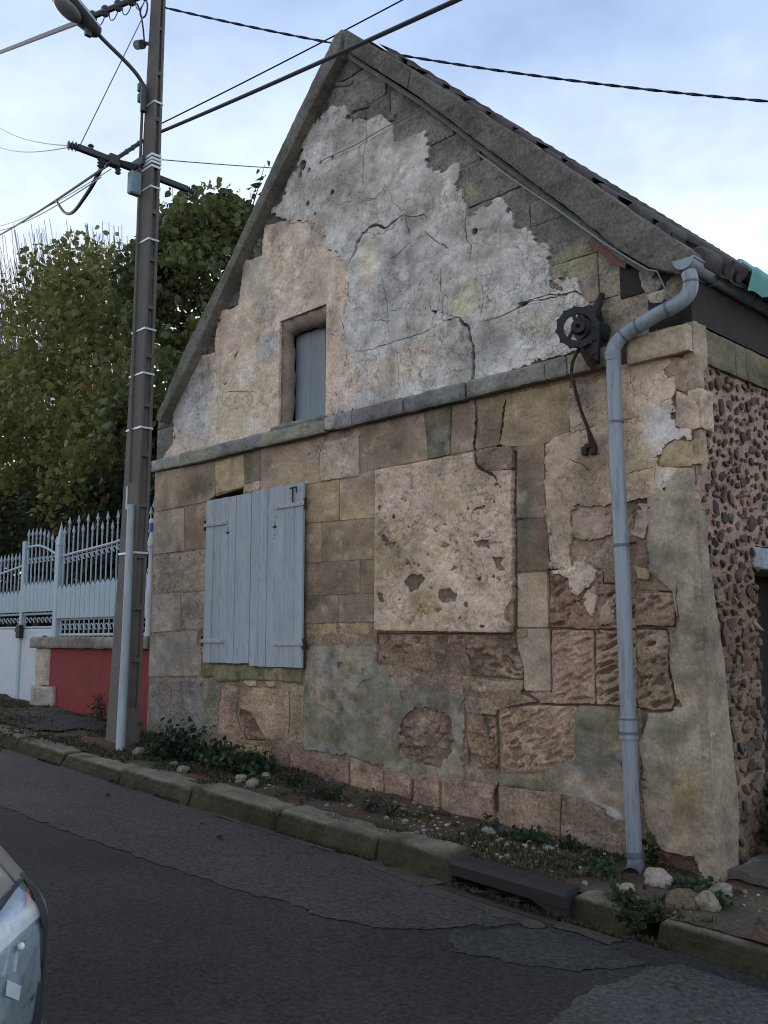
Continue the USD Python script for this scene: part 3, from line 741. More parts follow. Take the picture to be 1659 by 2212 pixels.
WINCUT = WIN.buffer(-.01)
LOW = [  # crop, outline, tone, surface, set back
    ("P6", [(28, 412), (408, 350), (412, 560), (358, 600), (150, 640), (28, 668)], (120, 108, 90), "smooth", .002),
    ("P6", [(412, 350), (595, 300), (600, 505), (418, 548)], (134, 119, 92), "smooth", .000),
    ("P6", [(600, 298), (704, 268), (700, 460), (600, 485)], (98, 94, 76), "smooth", .004),
    ("P6", [(590, 490), (698, 462), (690, 532), (600, 545)], (140, 127, 110), "worn", .000),
    ("P6", [(705, 262), (1082, 205), (1085, 475), (985, 490), (705, 540)], (121, 107, 91), "smooth", .002),
    ("P6", [(20, 672), (212, 640), (215, 915), (15, 940)], (120, 109, 93), "smooth", .000),
    ("P6", [(217, 635), (358, 606), (352, 900), (220, 913)], (106, 92, 78), "smooth", .003),
    ("P6", [(15, 945), (352, 905), (347, 1170), (8, 1194)], (121, 112, 101), "worn", .000),
    ("P6", [(8, 1200), (189, 1190), (193, 1424), (0, 1440)], (112, 106, 98), "smooth", .002),
    ("P6", [(193, 1188), (347, 1175), (337, 1420), (197, 1424)], (113, 107, 99), "worn", .000),
    ("P6", [(0, 1446), (308, 1430), (293, 1500), (325, 1590), (320, 1716), (-15, 1724)], (108, 104, 100), "smooth", .001),
    ("P6", [(-15, 1734), (126, 1734), (116, 2250), (-25, 2250)], (95, 94, 94), "worn", .002),
    ("P6", [(131, 1734), (345, 1734), (330, 1850), (330, 2110), (310, 2240), (121, 2250)], (101, 100, 99), "worn", .000),
    ("P6", [(330, 1734), (446, 1760), (440, 1900), (425, 2030), (400, 2090), (335, 2105), (335, 1850)], (98, 99, 84), "worn", .001),
    ("P6", [(450, 1762), (565, 1785), (560, 1960), (600, 2085), (420, 2095), (432, 2020)], (126, 106, 90), "worn", .003),
    ("P6", [(572, 1805), (640, 1792), (884, 1800), (884, 2125), (735, 2128), (640, 1952), (570, 1930)], (128, 110, 92), "worn", .000),
    ("P6", [(572, 1936), (636, 1958), (730, 2130), (608, 2122), (565, 1990)], (112, 90, 74), "rubble", .012),
    ("P6", [(889, 1787), (985, 1780), (1010, 1900), (975, 2150), (888, 2140)], (118, 106, 88), "worn", .002),
    ("P6", [(600, 1745), (680, 1745), (675, 1785), (605, 1780)], (136, 120, 104), "worn", -.01),
    ("P6", [(735, 1750), (800, 1755), (795, 1795), (740, 1785)], (136, 120, 104), "worn", -.01),
    ("P6", [(990, 496), (1085, 480), (1210, 455), (1210, 722), (990, 738)], (122, 107, 84), "smooth", .000),
    ("P6", [(1213, 455), (1442, 398), (1442, 703), (1213, 721)], (118, 104, 90), "smooth", .001),
    ("P6", [(990, 741), (1095, 735), (1098, 988), (990, 993)], (106, 93, 78), "smooth", .001),
    ("P6", [(1098, 735), (1442, 707), (1442, 968), (1101, 987)], (108, 94, 79), "smooth", .000),
    ("P6", [(990, 996), (1340, 975), (1340, 1190), (990, 1206)], (103, 90, 77), "smooth", .000),
    ("P6", [(1343, 975), (1442, 971), (1442, 1187), (1343, 1190)], (98, 86, 73), "smooth", .001),
    ("P6", [(990, 1209), (1200, 1199), (1200, 1376), (990, 1382)], (100, 88, 75), "smooth", .001),
    ("P6", [(1203, 1199), (1442, 1190), (1442, 1370), (1203, 1376)], (101, 88, 75), "smooth", .000),
    ("P6", [(990, 1386), (1186, 1380), (1188, 1450), (990, 1468)], (126, 111, 84), "worn", .002),
    ("P6", [(1205, 1380), (1400, 1374), (1395, 1448), (1205, 1452)], (126, 112, 86), "worn", .000),
    ("A", [(410, 772), (747, 690), (772, 936), (500, 985), (480, 1010), (410, 1020)], (110, 97, 84), "smooth", .002),
    ("A", [(750, 692), (893, 655), (884, 910), (776, 934)], (78, 80, 68), "smooth", -.006),
    ("A", [(898, 652), (1022, 628), (1010, 886), (890, 908)], (110, 97, 83), "smooth", .001),
    ("A", [(1026, 626), (1180, 596), (1150, 858), (1020, 884)], (106, 93, 79), "smooth", .001),
    ("A", [(1176, 597), (1520, 527), (1520, 760), (1510, 810), (1390, 850), (1225, 868), (1148, 858)], (116, 103, 82), "smooth", .000),
    ("P7", [(835, 284), (1076, 234), (1076, 394), (905, 402), (855, 368)], (106, 93, 82), "worn", -.020),
    ("P7", [(1105, 248), (1275, 215), (1280, 704), (1096, 706)], (102, 88, 75), "smooth", .000),
    ("P7", [(1100, 722), (1284, 716), (1300, 900), (1310, 1038), (1105, 1048)], (92, 80, 66), "smooth", .002),
    ("P7", [(1106, 1062), (1294, 1054), (1300, 1404), (1106, 1407)], (126, 112, 94), "smooth", .000),
    ("P7", [(1100, 1418), (1165, 1417), (1165, 1470), (1105, 1475)], (122, 110, 82), "smooth", -.002),
    ("P7", [(1168, 1416), (1308, 1415), (1316, 1812), (1147, 1812), (1146, 1650), (1112, 1560), (1100, 1478), (1168, 1474)], (126, 113, 98), "smooth", .001),
    ("P7", [(1300, 1045), (1645, 1040), (1645, 1406), (1304, 1408)], (112, 90, 76), "tooled", .004),
    ("C", [(590, 260), (815, 262), (822, 655), (606, 652), (592, 590)], (130, 107, 91), "tooled", .000),
    ("C", [(819, 262), (1035, 262), (1040, 672), (826, 655)], (124, 106, 88), "tooled", .002),
    ("C", [(460, 590), (600, 592), (735, 656), (545, 648)], (118, 98, 82), "worn", .002),
    ("C", [(655, 20), (1035, 20), (1035, 255), (800, 255), (655, 250)], (118, 97, 82), "tooled", .006),
    ("C", [(1030, 60), (1240, 65), (1242, 240), (1030, 240)], (128, 108, 92), "tooled", .000),
    ("C", [(1038, 258), (1200, 262), (1212, 330), (1220, 500), (1248, 660), (1225, 685), (1120, 692), (1042, 672)], (118, 103, 85), "tooled", .002),
    ("C", [(322, 715), (360, 690), (440, 662), (560, 658), (728, 662), (728, 935), (640, 1010), (480, 1020), (322, 1000)], (126, 104, 86), "tooled", .006),
    ("C", [(140, 706), (290, 722), (302, 990), (160, 992)], (118, 94, 78), "rubble", .006),
    ("P7", [(205, 1450), (640, 1452), (640, 1690), (480, 1690), (330, 1640), (205, 1640)], (108, 90, 77), "rubble", .010),
    ("P7", [(645, 1452), (1062, 1455), (1105, 1560), (1136, 1650), (1138, 1740), (645, 1700)], (106, 88, 75), "rubble", .012),
    ("P7", [(330, 1645), (480, 1695), (760, 1705), (750, 1835), (560, 1800), (330, 1720)], (114, 97, 84), "worn", .004),
    ("P7", [(800, 1725), (1010, 1750), (1138, 1745), (1138, 1812), (1010, 1835), (800, 1822)], (118, 103, 84), "worn", .002),
    ("P7", [(775, 1850), (985, 1862), (1140, 1830), (1240, 1885), (1060, 1915), (980, 1938), (775, 1942)], (114, 97, 83), "worn", .004),
    ("D", [(858, 1560), (900, 1528), (962, 1533), (988, 1600), (952, 1652), (890, 1657), (858, 1620)], (104, 88, 74), "rubble", .000),
    # plinth
    ("B", [(240, 1100), (375, 1102), (380, 1290), (240, 1290)], (118, 98, 86), "worn", -.015),
    ("B", [(382, 1106), (520, 1116), (516, 1290), (384, 1290)], (130, 110, 78), "worn", -.02),
    ("B", [(530, 1117), (664, 1136), (676, 1330), (528, 1330)], (128, 109, 78), "worn", -.015),
    ("B", [(690, 1156), (771, 1161), (768, 1380), (676, 1340)], (116, 97, 82), "worn", -.02),
    ("B", [(776, 1161), (1090, 1202), (1086, 1450), (776, 1420)], (114, 92, 79), "worn", -.025),
    ("B", [(1096, 1206), (1140, 1199), (1271, 1252), (1272, 1540), (1090, 1500)], (110, 89, 77), "worn", -.02),
    ("B", [(1277, 1252), (1415, 1281), (1416, 1560), (1279, 1540)], (110, 91, 78), "worn", -.025),
    ("B", [(1427, 1281), (1561, 1267), (1558, 1570), (1424, 1550)], (118, 98, 84), "worn", -.015),
    ("C", [(22, 1052), (100, 1046), (298, 1082), (293, 1360), (20, 1330)], (112, 94, 80), "worn", -.02),
    ("C", [(318, 1088), (620, 1122), (648, 1132), (640, 1450), (318, 1420)], (114, 98, 82), "worn", -.02),
    ("C", [(652, 1134), (760, 1142), (870, 1202), (1010, 1272), (1010, 1560), (650, 1500)], (100, 88, 76), "worn", -.022),
    ("C", [(1115, 1440), (1200, 1415), (1370, 1450), (1405, 1575), (1260, 1620), (1110, 1620)], (104, 72, 56), "rubble", .010),
]
for k, (c, pts, tone, rel, back) in enumerate(LOW):
    pg = ragged(PG(c, pts).buffer(-.0006 if rel == "smooth" else -.003), .0016 if rel == "smooth" else .011, .03, 8, 200 + k).intersection(FRONT.buffer(.02)).difference(WINCUT)
    pg = pg.difference(CRACKS)
    rough = rel in ("tooled", "rubble")
    for g in (pg.geoms if hasattr(pg, "geoms") else [pg]):
        if g.area > .002:
            slab("stone_block", fw, g, back, .05, M_ROUGH if rel != "smooth" else M_STONE, alb(*tone), rel, .0072 if rel == "tooled" else .009 if rough else .0125, .16, 300 + k, .006 if rel != "smooth" else .0, "stone")

PANEL = PG("P7", [(200, 400), (830, 286), (850, 372), (905, 406), (1074, 398), (1080, 480), (1070, 560), (1082, 680), (1080, 1215), (1035, 1280), (1020, 1360), (1070, 1385), (1065, 1440), (195, 1425)])
chips = [ragged(PG("P7", q), .020, .012, 16, 9) for q in (
    [(390, 1120), (430, 1070), (500, 1065), (520, 1100), (470, 1160), (420, 1185)], [(610, 1165), (680, 1160), (725, 1195), (720, 1240), (650, 1252), (605, 1225)],
    [(238, 818), (262, 815), (300, 860), (345, 858), (300, 912), (280, 885), (240, 850)], [(825, 660), (860, 630), (910, 628), (905, 650), (860, 658)],
    [(215, 1190), (250, 1190), (262, 1250), (225, 1240)], [(610, 885), (660, 868), (690, 880), (640, 894)], [(838, 860), (860, 900), (880, 880), (940, 905), (930, 855), (890, 855)],
    [(950, 960), (1030, 960), (1010, 1000), (1035, 1040), (990, 1050)], [(215, 640), (232, 615), (238, 640), (225, 655)], [(980, 1090), (1015, 1100), (1000, 1120)], [(700, 1010), (740, 1030), (700, 1050), (665, 1045)], [(575, 765), (600, 800), (580, 800)])]
chips += [Point(W("P7", [(x, y)])[0]).buffer(r, 5) for x, y, r in ((965, 604, .012), (783, 1262, .022), (320, 700, .02), (415, 765, .012), (540, 940, .012), (480, 1010, .014), (820, 940, .012))]
_rc = np.random.RandomState(44)
for i in range(16):
    a_, b_ = W("P7", [(_rc.uniform(220, 1060), _rc.uniform(480, 1410))])[0]; an = np.sort(_rc.uniform(0, 6.28, 7)); rr = _rc.uniform(.008, .024) * _rc.uniform(.5, 1.2, 7)
    chips.append(Polygon(np.stack([a_ + 1.4 * rr * np.cos(an), b_ + rr * np.sin(an)], 1)).buffer(0))
ROUGHS = unary_union([PG(c, pts).buffer(.012) for c, pts, tone, rel, back in LOW if rel in ("tooled", "rubble")])
bed = unary_union([sbox(XL, BASE, -.02, 3.44)]).difference(WINCUT).difference(PG("P6", VOID)).difference(ROUGHS).difference(CRACKS).difference(PANEL.buffer(-.02)).difference(sbox(-1.75, .9, -1.25, 3.2).intersection(CRACKS.buffer(.03)))
for g in (bed.geoms if hasattr(bed, "geoms") else [bed]):
    if g.geom_type == "Polygon" and g.area > .01:
        slab("mortar_bed", fw, g, .008, .03, M_ROUGH, alb(104, 90, 76), "flat", .03, .2, 290, .0, "stone")

# blocked window panel, render patches and cement repairs
panel = ragged(PANEL, .006, .025, 10, 21).difference(unary_union(chips)).difference(CRACKS)
for g in sorted(panel.geoms if hasattr(panel, "geoms") else [panel], key=lambda g: -g.area):
    if g.area > .003:
        pr = slab("blocked_window_panel" if g.area > .3 else "render_coat", fw, g, -.024, .054, M_PLASTER, alb(154, 137, 121), "pocked", .0095, .2, 41, .006, "panel")
        if g.area > .3:
            tag(pr, "walled-up window, a rectangle of pitted pinkish render")
slab("stone_block", fw, PANEL.buffer(-.03), -.008, .04, M_ROUGH, alb(92, 80, 68), "worn", .02, .2, 43, .0, "stone")
PATCH = [
    ("P6", [(1090, 232), (1340, 168), (1336, 434), (1092, 470)], (142, 128, 116), .012, "pocked", "cream"),
    ("P6", [(1000, 262), (1075, 240), (1060, 300), (1040, 330), (1010, 300)], (140, 126, 112), .008, "plaster", "cream"),
    ("D", [(1179, 962), (1200, 945), (1236, 935), (1231, 838), (1330, 815), (1352, 1084), (1300, 1092), (1246, 1092), (1234, 1102), (1238, 1160), (1228, 1200), (1240, 1232), (1190, 1228), (1186, 1150), (1180, 1100)], (142, 127, 110), .014, "plaster", "cream"),
    ("P7", [(1330, 1050), (1440, 1035), (1480, 985), (1560, 1000), (1620, 1045), (1570, 1150), (1530, 1175), (1500, 1208), (1450, 1180), (1435, 1100)], (152, 139, 126), .02, "plaster", "cream"),
    ("P7", [(1555, 1170), (1600, 1150), (1615, 1240), (1590, 1330), (1555, 1300), (1530, 1230)], (146, 130, 116), .018, "plaster", "cream"),
    ("P8", [(395, 372), (490, 340), (600, 330), (750, 302), (757, 345), (710, 380), (705, 430), (765, 452), (790, 530), (762, 600), (786, 690), (750, 706), (780, 770), (786, 800), (898, 822), (900, 900), (780, 882), (700, 945), (652, 1050), (660, 1078), (832, 1080), (690, 1240), (600, 1300), (430, 1325), (390, 1000)], (158, 142, 123), .016, "plaster", "cream"),
    ("P8", [(525, 1340), (605, 1345), (603, 1470), (560, 1582), (470, 1560), (505, 1450)], (146, 130, 116), .016, "pocked", "cream"),
    ("P8", [(480, 1762), (560, 1790), (612, 1802), (592, 1878), (520, 1870)], (134, 118, 100), .014, "pocked", "cream"),
    ("P8", [(60, 1420), (200, 1430), (335, 1400), (335, 1560), (190, 1600), (60, 1580)], (136, 119, 105), .010, "pocked", "cream"),
    ("P8", [(250, 2080), (355, 1980), (350, 2180), (250, 2190)], (130, 112, 98), .012, "pocked", "cream"),
    ("D", [(665, 1398), (760, 1392), (812, 1392), (815, 1430), (860, 1475), (930, 1487), (1000, 1487), (1003, 1540), (1000, 1600), (1005, 1685), (1070, 1688), (1074, 1692), (950, 1688), (900, 1688), (830, 1658), (760, 1634), (690, 1622), (652, 1618), (656, 1500)], (108, 103, 90), .004, "plaster", "cement"),
    ("D", [(1078, 1672), (1150, 1672), (1240, 1640), (1246, 1528), (1345, 1536), (1352, 1640), (1350, 1775), (1300, 1745), (1200, 1712), (1080, 1696)], (104, 99, 89), .004, "plaster", "cement"),
    ("D", [(1350, 1560), (1385, 1540), (1390, 1600), (1385, 1690), (1352, 1700)], (96, 92, 88), .004, "plaster", "cement"),
    ("C", [(870, 1178), (930, 1200), (1000, 1255), (1000, 1282), (900, 1235)], (128, 126, 122), .035, "worn", "x"),
]
sp = [ragged(PG("D", [(862, 1562), (885, 1535), (920, 1530), (958, 1536), (975, 1570), (984, 1600), (975, 1635), (950, 1648), (892, 1652), (862, 1618)]), .05, .02, 9, 4), ragged(PG("B", [(1350, 830), (1385, 830), (1390, 880), (1360, 890)]), .01, .02, 12, 4), PG("B", [(1020, 685), (1050, 680), (1045, 710), (1020, 712)])]
for k, (c, pts, tone, t, rel, lay) in enumerate(PATCH):
    pg = nibble(ragged(PG(c, pts), .018 if k else .006, .012, 12, 400 + k), 5 if k else 2, .03, 420 + k).intersection(FRONT.buffer(.02)).difference(CRACKS).difference(WINCUT)
    if lay == "cement":
        pg = pg.difference(unary_union(sp))
    for g in (pg.geoms if hasattr(pg, "geoms") else [pg]):
        if g.geom_type == "Polygon" and g.area > .002:
            slab("cement_patch" if lay == "cement" else "render_coat", fw, g, -t - .001 * (k % 3), t + .03, M_CEMENT if lay == "cement" else M_PLASTER, alb(*tone), rel, .0115, .3 if lay == "cement" else .2, 500 + k, .001 if lay == "cement" else .004, lay)
# backing stone behind the broad patches
for k, (c, pts, tone) in enumerate([("D", [(1180, 830), (1345, 800), (1345, 1090), (1180, 1090)], (112, 96, 84)), ("D", [(1345, 790), (1490, 770), (1496, 1110), (1345, 1110)], (124, 110, 94)),
                                    ("D", [(1236, 1095), (1345, 1088), (1345, 1232), (1240, 1236)], (104, 86, 72)), ("D", [(1345, 1080), (1420, 1080), (1420, 1280), (1345, 1280)], (110, 94, 78)),
                                    ("D", [(650, 1390), (1000, 1390), (1075, 1690), (645, 1690)], (98, 84, 70)), ("D", [(1075, 1530), (1380, 1530), (1380, 1800), (1080, 1720)], (100, 86, 72))]):
    slab("stone_block", fw, PG(c, pts).intersection(FRONT).difference(WINCUT), .014, .02, M_ROUGH, alb(*tone), "tooled" if k == 2 else "worn", .012 if k in (2, 3) else .03, .18, 600 + k, .0, "stone")
for k, (pts, tone) in enumerate([([(815, 530), (900, 520), (985, 600), (960, 650), (880, 680), (840, 640)], (112, 110, 105)), ([(860, 690), (960, 660), (1010, 640), (980, 740), (900, 740)], (128, 122, 112)), ([(1010, 560), (1110, 560), (1150, 700), (1060, 760), (990, 720)], (80, 76, 68))]):
    slab("stone_block", fw, ragged(PG("R", pts), .012, .02, 10, 690 + k), -.006, .3, M_ROUGH, alb(*tone), "worn", .012, .16, 695 + k, .01, "stone")
# quoins
for k, (pts, tone, back) in enumerate([([(757, 292), (868, 330), (862, 550), (792, 538), (768, 450), (708, 430), (713, 380)], (112, 98, 84), -.004), ([(792, 546), (902, 600), (972, 700), (975, 800), (905, 818), (788, 798)], (150, 135, 120), -.008),
                                       ([(782, 886), (900, 908), (902, 1075), (662, 1074), (702, 946)], (134, 120, 92), -.002)]):
    pg = ragged(PG("P8", pts), .008, .025, 10, 700 + k)
    pg = unary_union([pg]).intersection(sbox(-2, 0, .035, 4))
    zb = pg.bounds
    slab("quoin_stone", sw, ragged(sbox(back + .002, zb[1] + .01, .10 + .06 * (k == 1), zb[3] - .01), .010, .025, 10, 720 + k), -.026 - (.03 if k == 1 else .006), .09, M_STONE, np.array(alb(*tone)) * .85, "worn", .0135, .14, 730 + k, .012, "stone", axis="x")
    slab("quoin_stone", fw, pg, back - .012, .2, M_STONE, alb(*tone), "worn", .0125, .14, 710 + k, .01, "stone")
# cement pier over the corner
PIER = PG("D", [(1404, 1076), (1431, 1058), (1470, 1012), (1500, 1012), (1520, 1200), (1534, 1500), (1562, 1900), (1440, 1905)] + [px("C", *q) for q in [(1400, 1572), (1362, 1452), (1290, 1450), (1180, 1420), (1105, 1250), (1078, 1060), (1082, 1000), (1065, 860), (1100, 790), (1118, 700), (1240, 695), (1268, 640), (1238, 480), (1230, 330), (1252, 320), (1270, 200), (1245, 60), (1120, -60)]])
PIER = nibble(ragged(PIER, .016, .015, 9, 31), 3, .03, 33).intersection(sbox(-2, -1, .026, 4)).difference(CRACKS)
for g in (PIER.geoms if hasattr(PIER, "geoms") else [PIER]):
    if g.area > .004:
        slab("cement_pier", fw, g, -.034, .07, M_CEMENT, alb(120, 111, 97), "plaster", .0125, .28, 733, .004, "pier")

# ------------------------------------------------------------------ flint side wall
rf = np.random.RandomState(12)
blob = trimesh.creation.icosphere(subdivisions=2)
placed = []
SIDEPIER = Polygon(SD([(1494, 1015), (1510, 1120), (1530, 1240), (1556, 1420), (1570, 1560), (1590, 1740), (1588, 1900), (1540, 1905), (1470, 1500)])).buffer(0)
tries = 0
while len(placed) < 292 and tries < 14000:
    tries += 1
    y, z = rf.uniform(.04, 1.22), rf.uniform(.15, 3.36)
    lower = z < 2.2
    r = (.024 + .042 * rf.rand() ** 1.6) if not lower else (.030 + .058 * rf.rand() ** 1.5)
    if y > .78 and 0 < z < 2.22:
        continue
    if SIDEPIER.buffer(.02).contains(Point(y, z)) or (z > 2.5 and y < .10 and z < 3.4):
        continue
    if any((y - a) ** 2 + (z - b) ** 2 < ((r + c) * (.98 if not lower else .80)) ** 2 for a, b, c in placed):
        continue
    placed.append((y, z, r))
for k, (y, z, r) in enumerate(placed):
    n_ = 15 if z > 2.2 else 12
    d_ = rf.normal(0, 1, (n_, 3)); d_ /= np.linalg.norm(d_, axis=1, keepdims=True)
    asp = rf.uniform(.55, 1.0)
    v = d_ * np.array([.75, 1.08, 1.08 * asp]) * r * rf.uniform(.85, 1.12, (n_, 1))
    a = rf.uniform(-1.2, 1.2); c, s = math.cos(a), math.sin(a)
    v = np.stack([v[:, 0], v[:, 1] * c - v[:, 2] * s, v[:, 1] * s + v[:, 2] * c], 1)
    v[:, 0] = np.minimum(v[:, 0], rf.uniform(.002, .010) if z > 2.2 else rf.uniform(.008, .028)) - .001
    h_ = hull(v); h_ = h_.subdivide(); hv = h_.vertices.copy()
    hv += (meshkit.fbm(hv * 22 + k * 5.1, 3, k)[:, None] - .5) * .30 * r * h_.vertex_normals
    up = z > 2.1
    t = [(68, 54, 46), (60, 50, 42), (50, 48, 40), (80, 62, 52), (56, 44, 38)][rf.randint(5)] if up else [(88, 70, 56), (74, 58, 46), (74, 66, 54), (100, 84, 68), (60, 50, 42), (80, 58, 48)][rf.randint(6)]
    obj("flint_stone", (hv + np.array([0, y, z]), h_.faces), M_FLINT, sw, smooth=45, tint=np.array(alb(*t)) * rf.uniform(.65, 1.1), world=True)
sv_, sf_, so_ = [], [], 0
for k in range(650):
    y, z = rf.uniform(.03, 1.25), rf.uniform(.15, 3.36); rr = rf.uniform(.010, .026)
    if (y > .78 and z < 2.22) or SIDEPIER.contains(Point(y, z)) or (z > 2.5 and y < .10) or any((y - a) ** 2 + (z - b) ** 2 < (c * .9) ** 2 for a, b, c in placed):
        continue
    d_ = rf.normal(0, 1, (8, 3)); d_ /= np.linalg.norm(d_, axis=1, keepdims=True); h_ = hull(d_ * np.array([.7, 1, .8]) * rr)
    sv_.append(h_.vertices + [rf.uniform(-.004, .006), y, z]); sf_.append(h_.faces + so_); so_ += len(h_.vertices)
tag(obj("flint_chips", (np.vstack(sv_), np.vstack(sf_)), M_FLINT, sw, tint=alb(76, 60, 49), world=True), kind="stuff")
# lime bed between the flints, lumpy
gy, gz_ = np.meshgrid(np.linspace(0.0, 1.7, 90), np.linspace(-.2, 3.42, 190), indexing="ij")
hx = -.012 + .030 * (meshkit.fbm(np.stack([gy * 9, gz_ * 9, gy * 0], -1), 4, 5) - .5)
V = np.stack([hx, gy, gz_], -1).reshape(-1, 3); idx = np.arange(90 * 190).reshape(90, 190)
F = np.vstack([np.stack([idx[:-1, :-1].ravel(), idx[1:, :-1].ravel(), idx[1:, 1:].ravel()], 1), np.stack([idx[:-1, :-1].ravel(), idx[1:, 1:].ravel(), idx[:-1, 1:].ravel()], 1)])
cen = V[F].mean(1); keep = ~((cen[:, 1] > .775) & (cen[:, 2] < 2.23)); F = F[keep]
zz = V[:, 2]; w = np.clip((zz - 1.7) / .6, 0, 1)[:, None]
obj("lime_mortar", (V, F), M_ROUGH, sw, smooth=True, tint=np.array(alb(106, 88, 73)) * (1 - w) + np.array(alb(128, 107, 92)) * w, world=True)
# top course of dressed stones under the eaves, fillet by the corner, corner pier seen from the side
yy = .16
for k, L in enumerate((.42, .17, .5, .55)):
    slab("stone_block", sw, ragged(sbox(yy + .004, 3.37, yy + L - .004, 3.60), .005, .03, 9, 800 + k), -.022, .06, M_STONE, alb(84, 80, 65), "worn", .016, .16, 810 + k, .006, "side", axis="x"); yy += L
slab("cement_fillet", sw, ragged(Polygon([(-.01, 3.40), (.03, 2.62), (.09, 2.66), (.11, 3.30), (.17, 3.36), (.17, 3.62), (-.01, 3.62)]), .012, .03, 9, 820), -.026, .07, M_CEMENT, alb(118, 108, 94), "plaster", .016, .16, 821, .006, "side", axis="x")
slab("cement_pier", sw, ragged(SIDEPIER.union(sbox(-.036, -.2, .06, SIDEPIER.bounds[3] - .25)), .012, .03, 9, 830).intersection(sbox(-.032, -1, 1, 4)), -.028, .07, M_CEMENT, alb(108, 100, 87), "plaster", .014, .24, 831, .008, "side", axis="x")

# ------------------------------------------------------------------ copings, roof, tiles
outR = W("D", [(745, 62), (830, 113), (975, 203), (1100, 280), (1200, 343), (1300, 412), (1400, 480), (1500, 545)], -.12)
innR = W("D", [(1470, 590), (1400, 575), (1330, 534), (1250, 468), (1100, 356), (900, 206), (742, 105)], -.12)
outL = W("D", [(737, 62), (722, 75), (600, 330), (500, 550), (400, 750), (334, 905)], -.12)
innL = W("D", [(343, 912), (420, 757), (520, 537), (620, 332), (728, 118)], -.12)
CR_ = Polygon(outR + innR).buffer(0); CL_ = Polygon(outL + innL).buffer(0)
peakx = outR[0][0]
CL_ = CL_.difference(CR_.buffer(.004))
cutx = outR[1][0] + .22
jl = crack([(cutx - .12, 6.4), (cutx + .02, 6.1)], .02, 3)
for k, g in enumerate(list(ragged(CR_, .008, .03, 7, 51).difference(Polygon([(-2.33, 6.5), (-2.31, 6.5), (-2.46, 6.0), (-2.48, 6.0)])).geoms)):
    if g.area > .01:
        slab("verge_coping", house, g, -.12, .30, M_COPING, alb(76, 75, 71), "worn", .014, .14, 900 + k, .008, "coping")
slab("verge_coping", house, ragged(CL_, .006, .03, 7, 52), -.12, .30, M_COPING, alb(86, 86, 82), "worn", .014, .12, 905, .008, "coping")
# thin raised batten and the cable clipped under the right verge
bt = innR[::-1]
obj("verge_batten", tube(np.array([[x, -.045, z - .045] for x, z in bt[:6]]), .022, 6), M_COPING, house, tint=alb(92, 92, 88))
ro = outR
ridge = (peakx, outR[0][1] + .03)
prof_r = [ridge] + [(x - .005, z + .005) for x, z in outR[1:]]
prof_l = [ridge] + [(x - .03, z + .03) for x, z in outL[2:]]


def sheet(prof, y0, y1, th, wave):
    p = np.array(prof); d = np.r_[0, np.cumsum(np.linalg.norm(np.diff(p, axis=0), axis=1))]
    n = int(d[-1] / .02); s = np.linspace(0, d[-1], n); P = np.stack([np.interp(s, d, p[:, 0]), np.interp(s, d, p[:, 1])], 1)
    t = np.gradient(P, axis=0); t /= np.linalg.norm(t, axis=1, keepdims=True); nr = np.stack([-t[:, 1], t[:, 0]], 1)
    nr *= np.sign(nr[:, 1])[:, None]
    step = (s / .34) % 1.0
    ys = np.linspace(y0, y1, wave); vs = []
    for j, y in enumerate(ys):
        h = .03 * (1 - step) * 0 + .035 * step + .022 * abs(math.sin(j * math.pi / 2 + .4))
        vs.append(np.stack([P[:, 0] + nr[:, 0] * h, np.full(n, y), P[:, 1] + nr[:, 1] * h], 1))
    V = np.vstack(vs); ix = np.arange(len(V)).reshape(wave, n)
    F = np.vstack([np.stack([ix[:-1, :-1].ravel(), ix[1:, :-1].ravel(), ix[1:, 1:].ravel()], 1), np.stack([ix[:-1, :-1].ravel(), ix[1:, 1:].ravel(), ix[:-1, 1:].ravel()], 1)])
    V2 = V.copy(); V2[:, 2] -= th
    return trimesh.Trimesh(np.vstack([V, V2]), np.vstack([F, F[:, ::-1] + len(V)]), process=False), P, nr, s


rm, PR, NR, SR = sheet(prof_r, .185, 6.7, .10, 60)
roof = obj("roof", rm, M_TILE, house)
rm2, _, _, _ = sheet(prof_l, .185, 6.7, .10, 60)
obj("roof_slope", rm2, M_TILE, house)
# the rounded tile ends that stand above the right verge
rt = np.random.RandomState(4)
for k, s in enumerate(np.arange(.55, SR[-1] - .02, .33)):
    i = int(np.searchsorted(SR, s)); i = min(i, len(PR) - 2)
    p, n = PR[i], NR[i]; t = np.array([n[1], -n[0]])
    r = .062 + .008 * rt.rand() + (.0 if s > 1.6 else -.03) + .012 * rt.randn()
    a = np.linspace(-.25, math.pi + .25, 11); tl = .012 * rt.randn()
    vs = [(p[0] + t[0] * math.cos(th) * rr + n[0] * (math.sin(th) * rr - .022), y, p[1] + t[1] * math.cos(th) * rr + n[1] * (math.sin(th) * rr - .022)) for y, rr in ((.0 + tl, r * .80), (.02 + tl, r), (.36, r * 1.06)) for th in a]
    obj("verge_tile", hull(vs), M_TILE, roof, smooth=40, world=True)
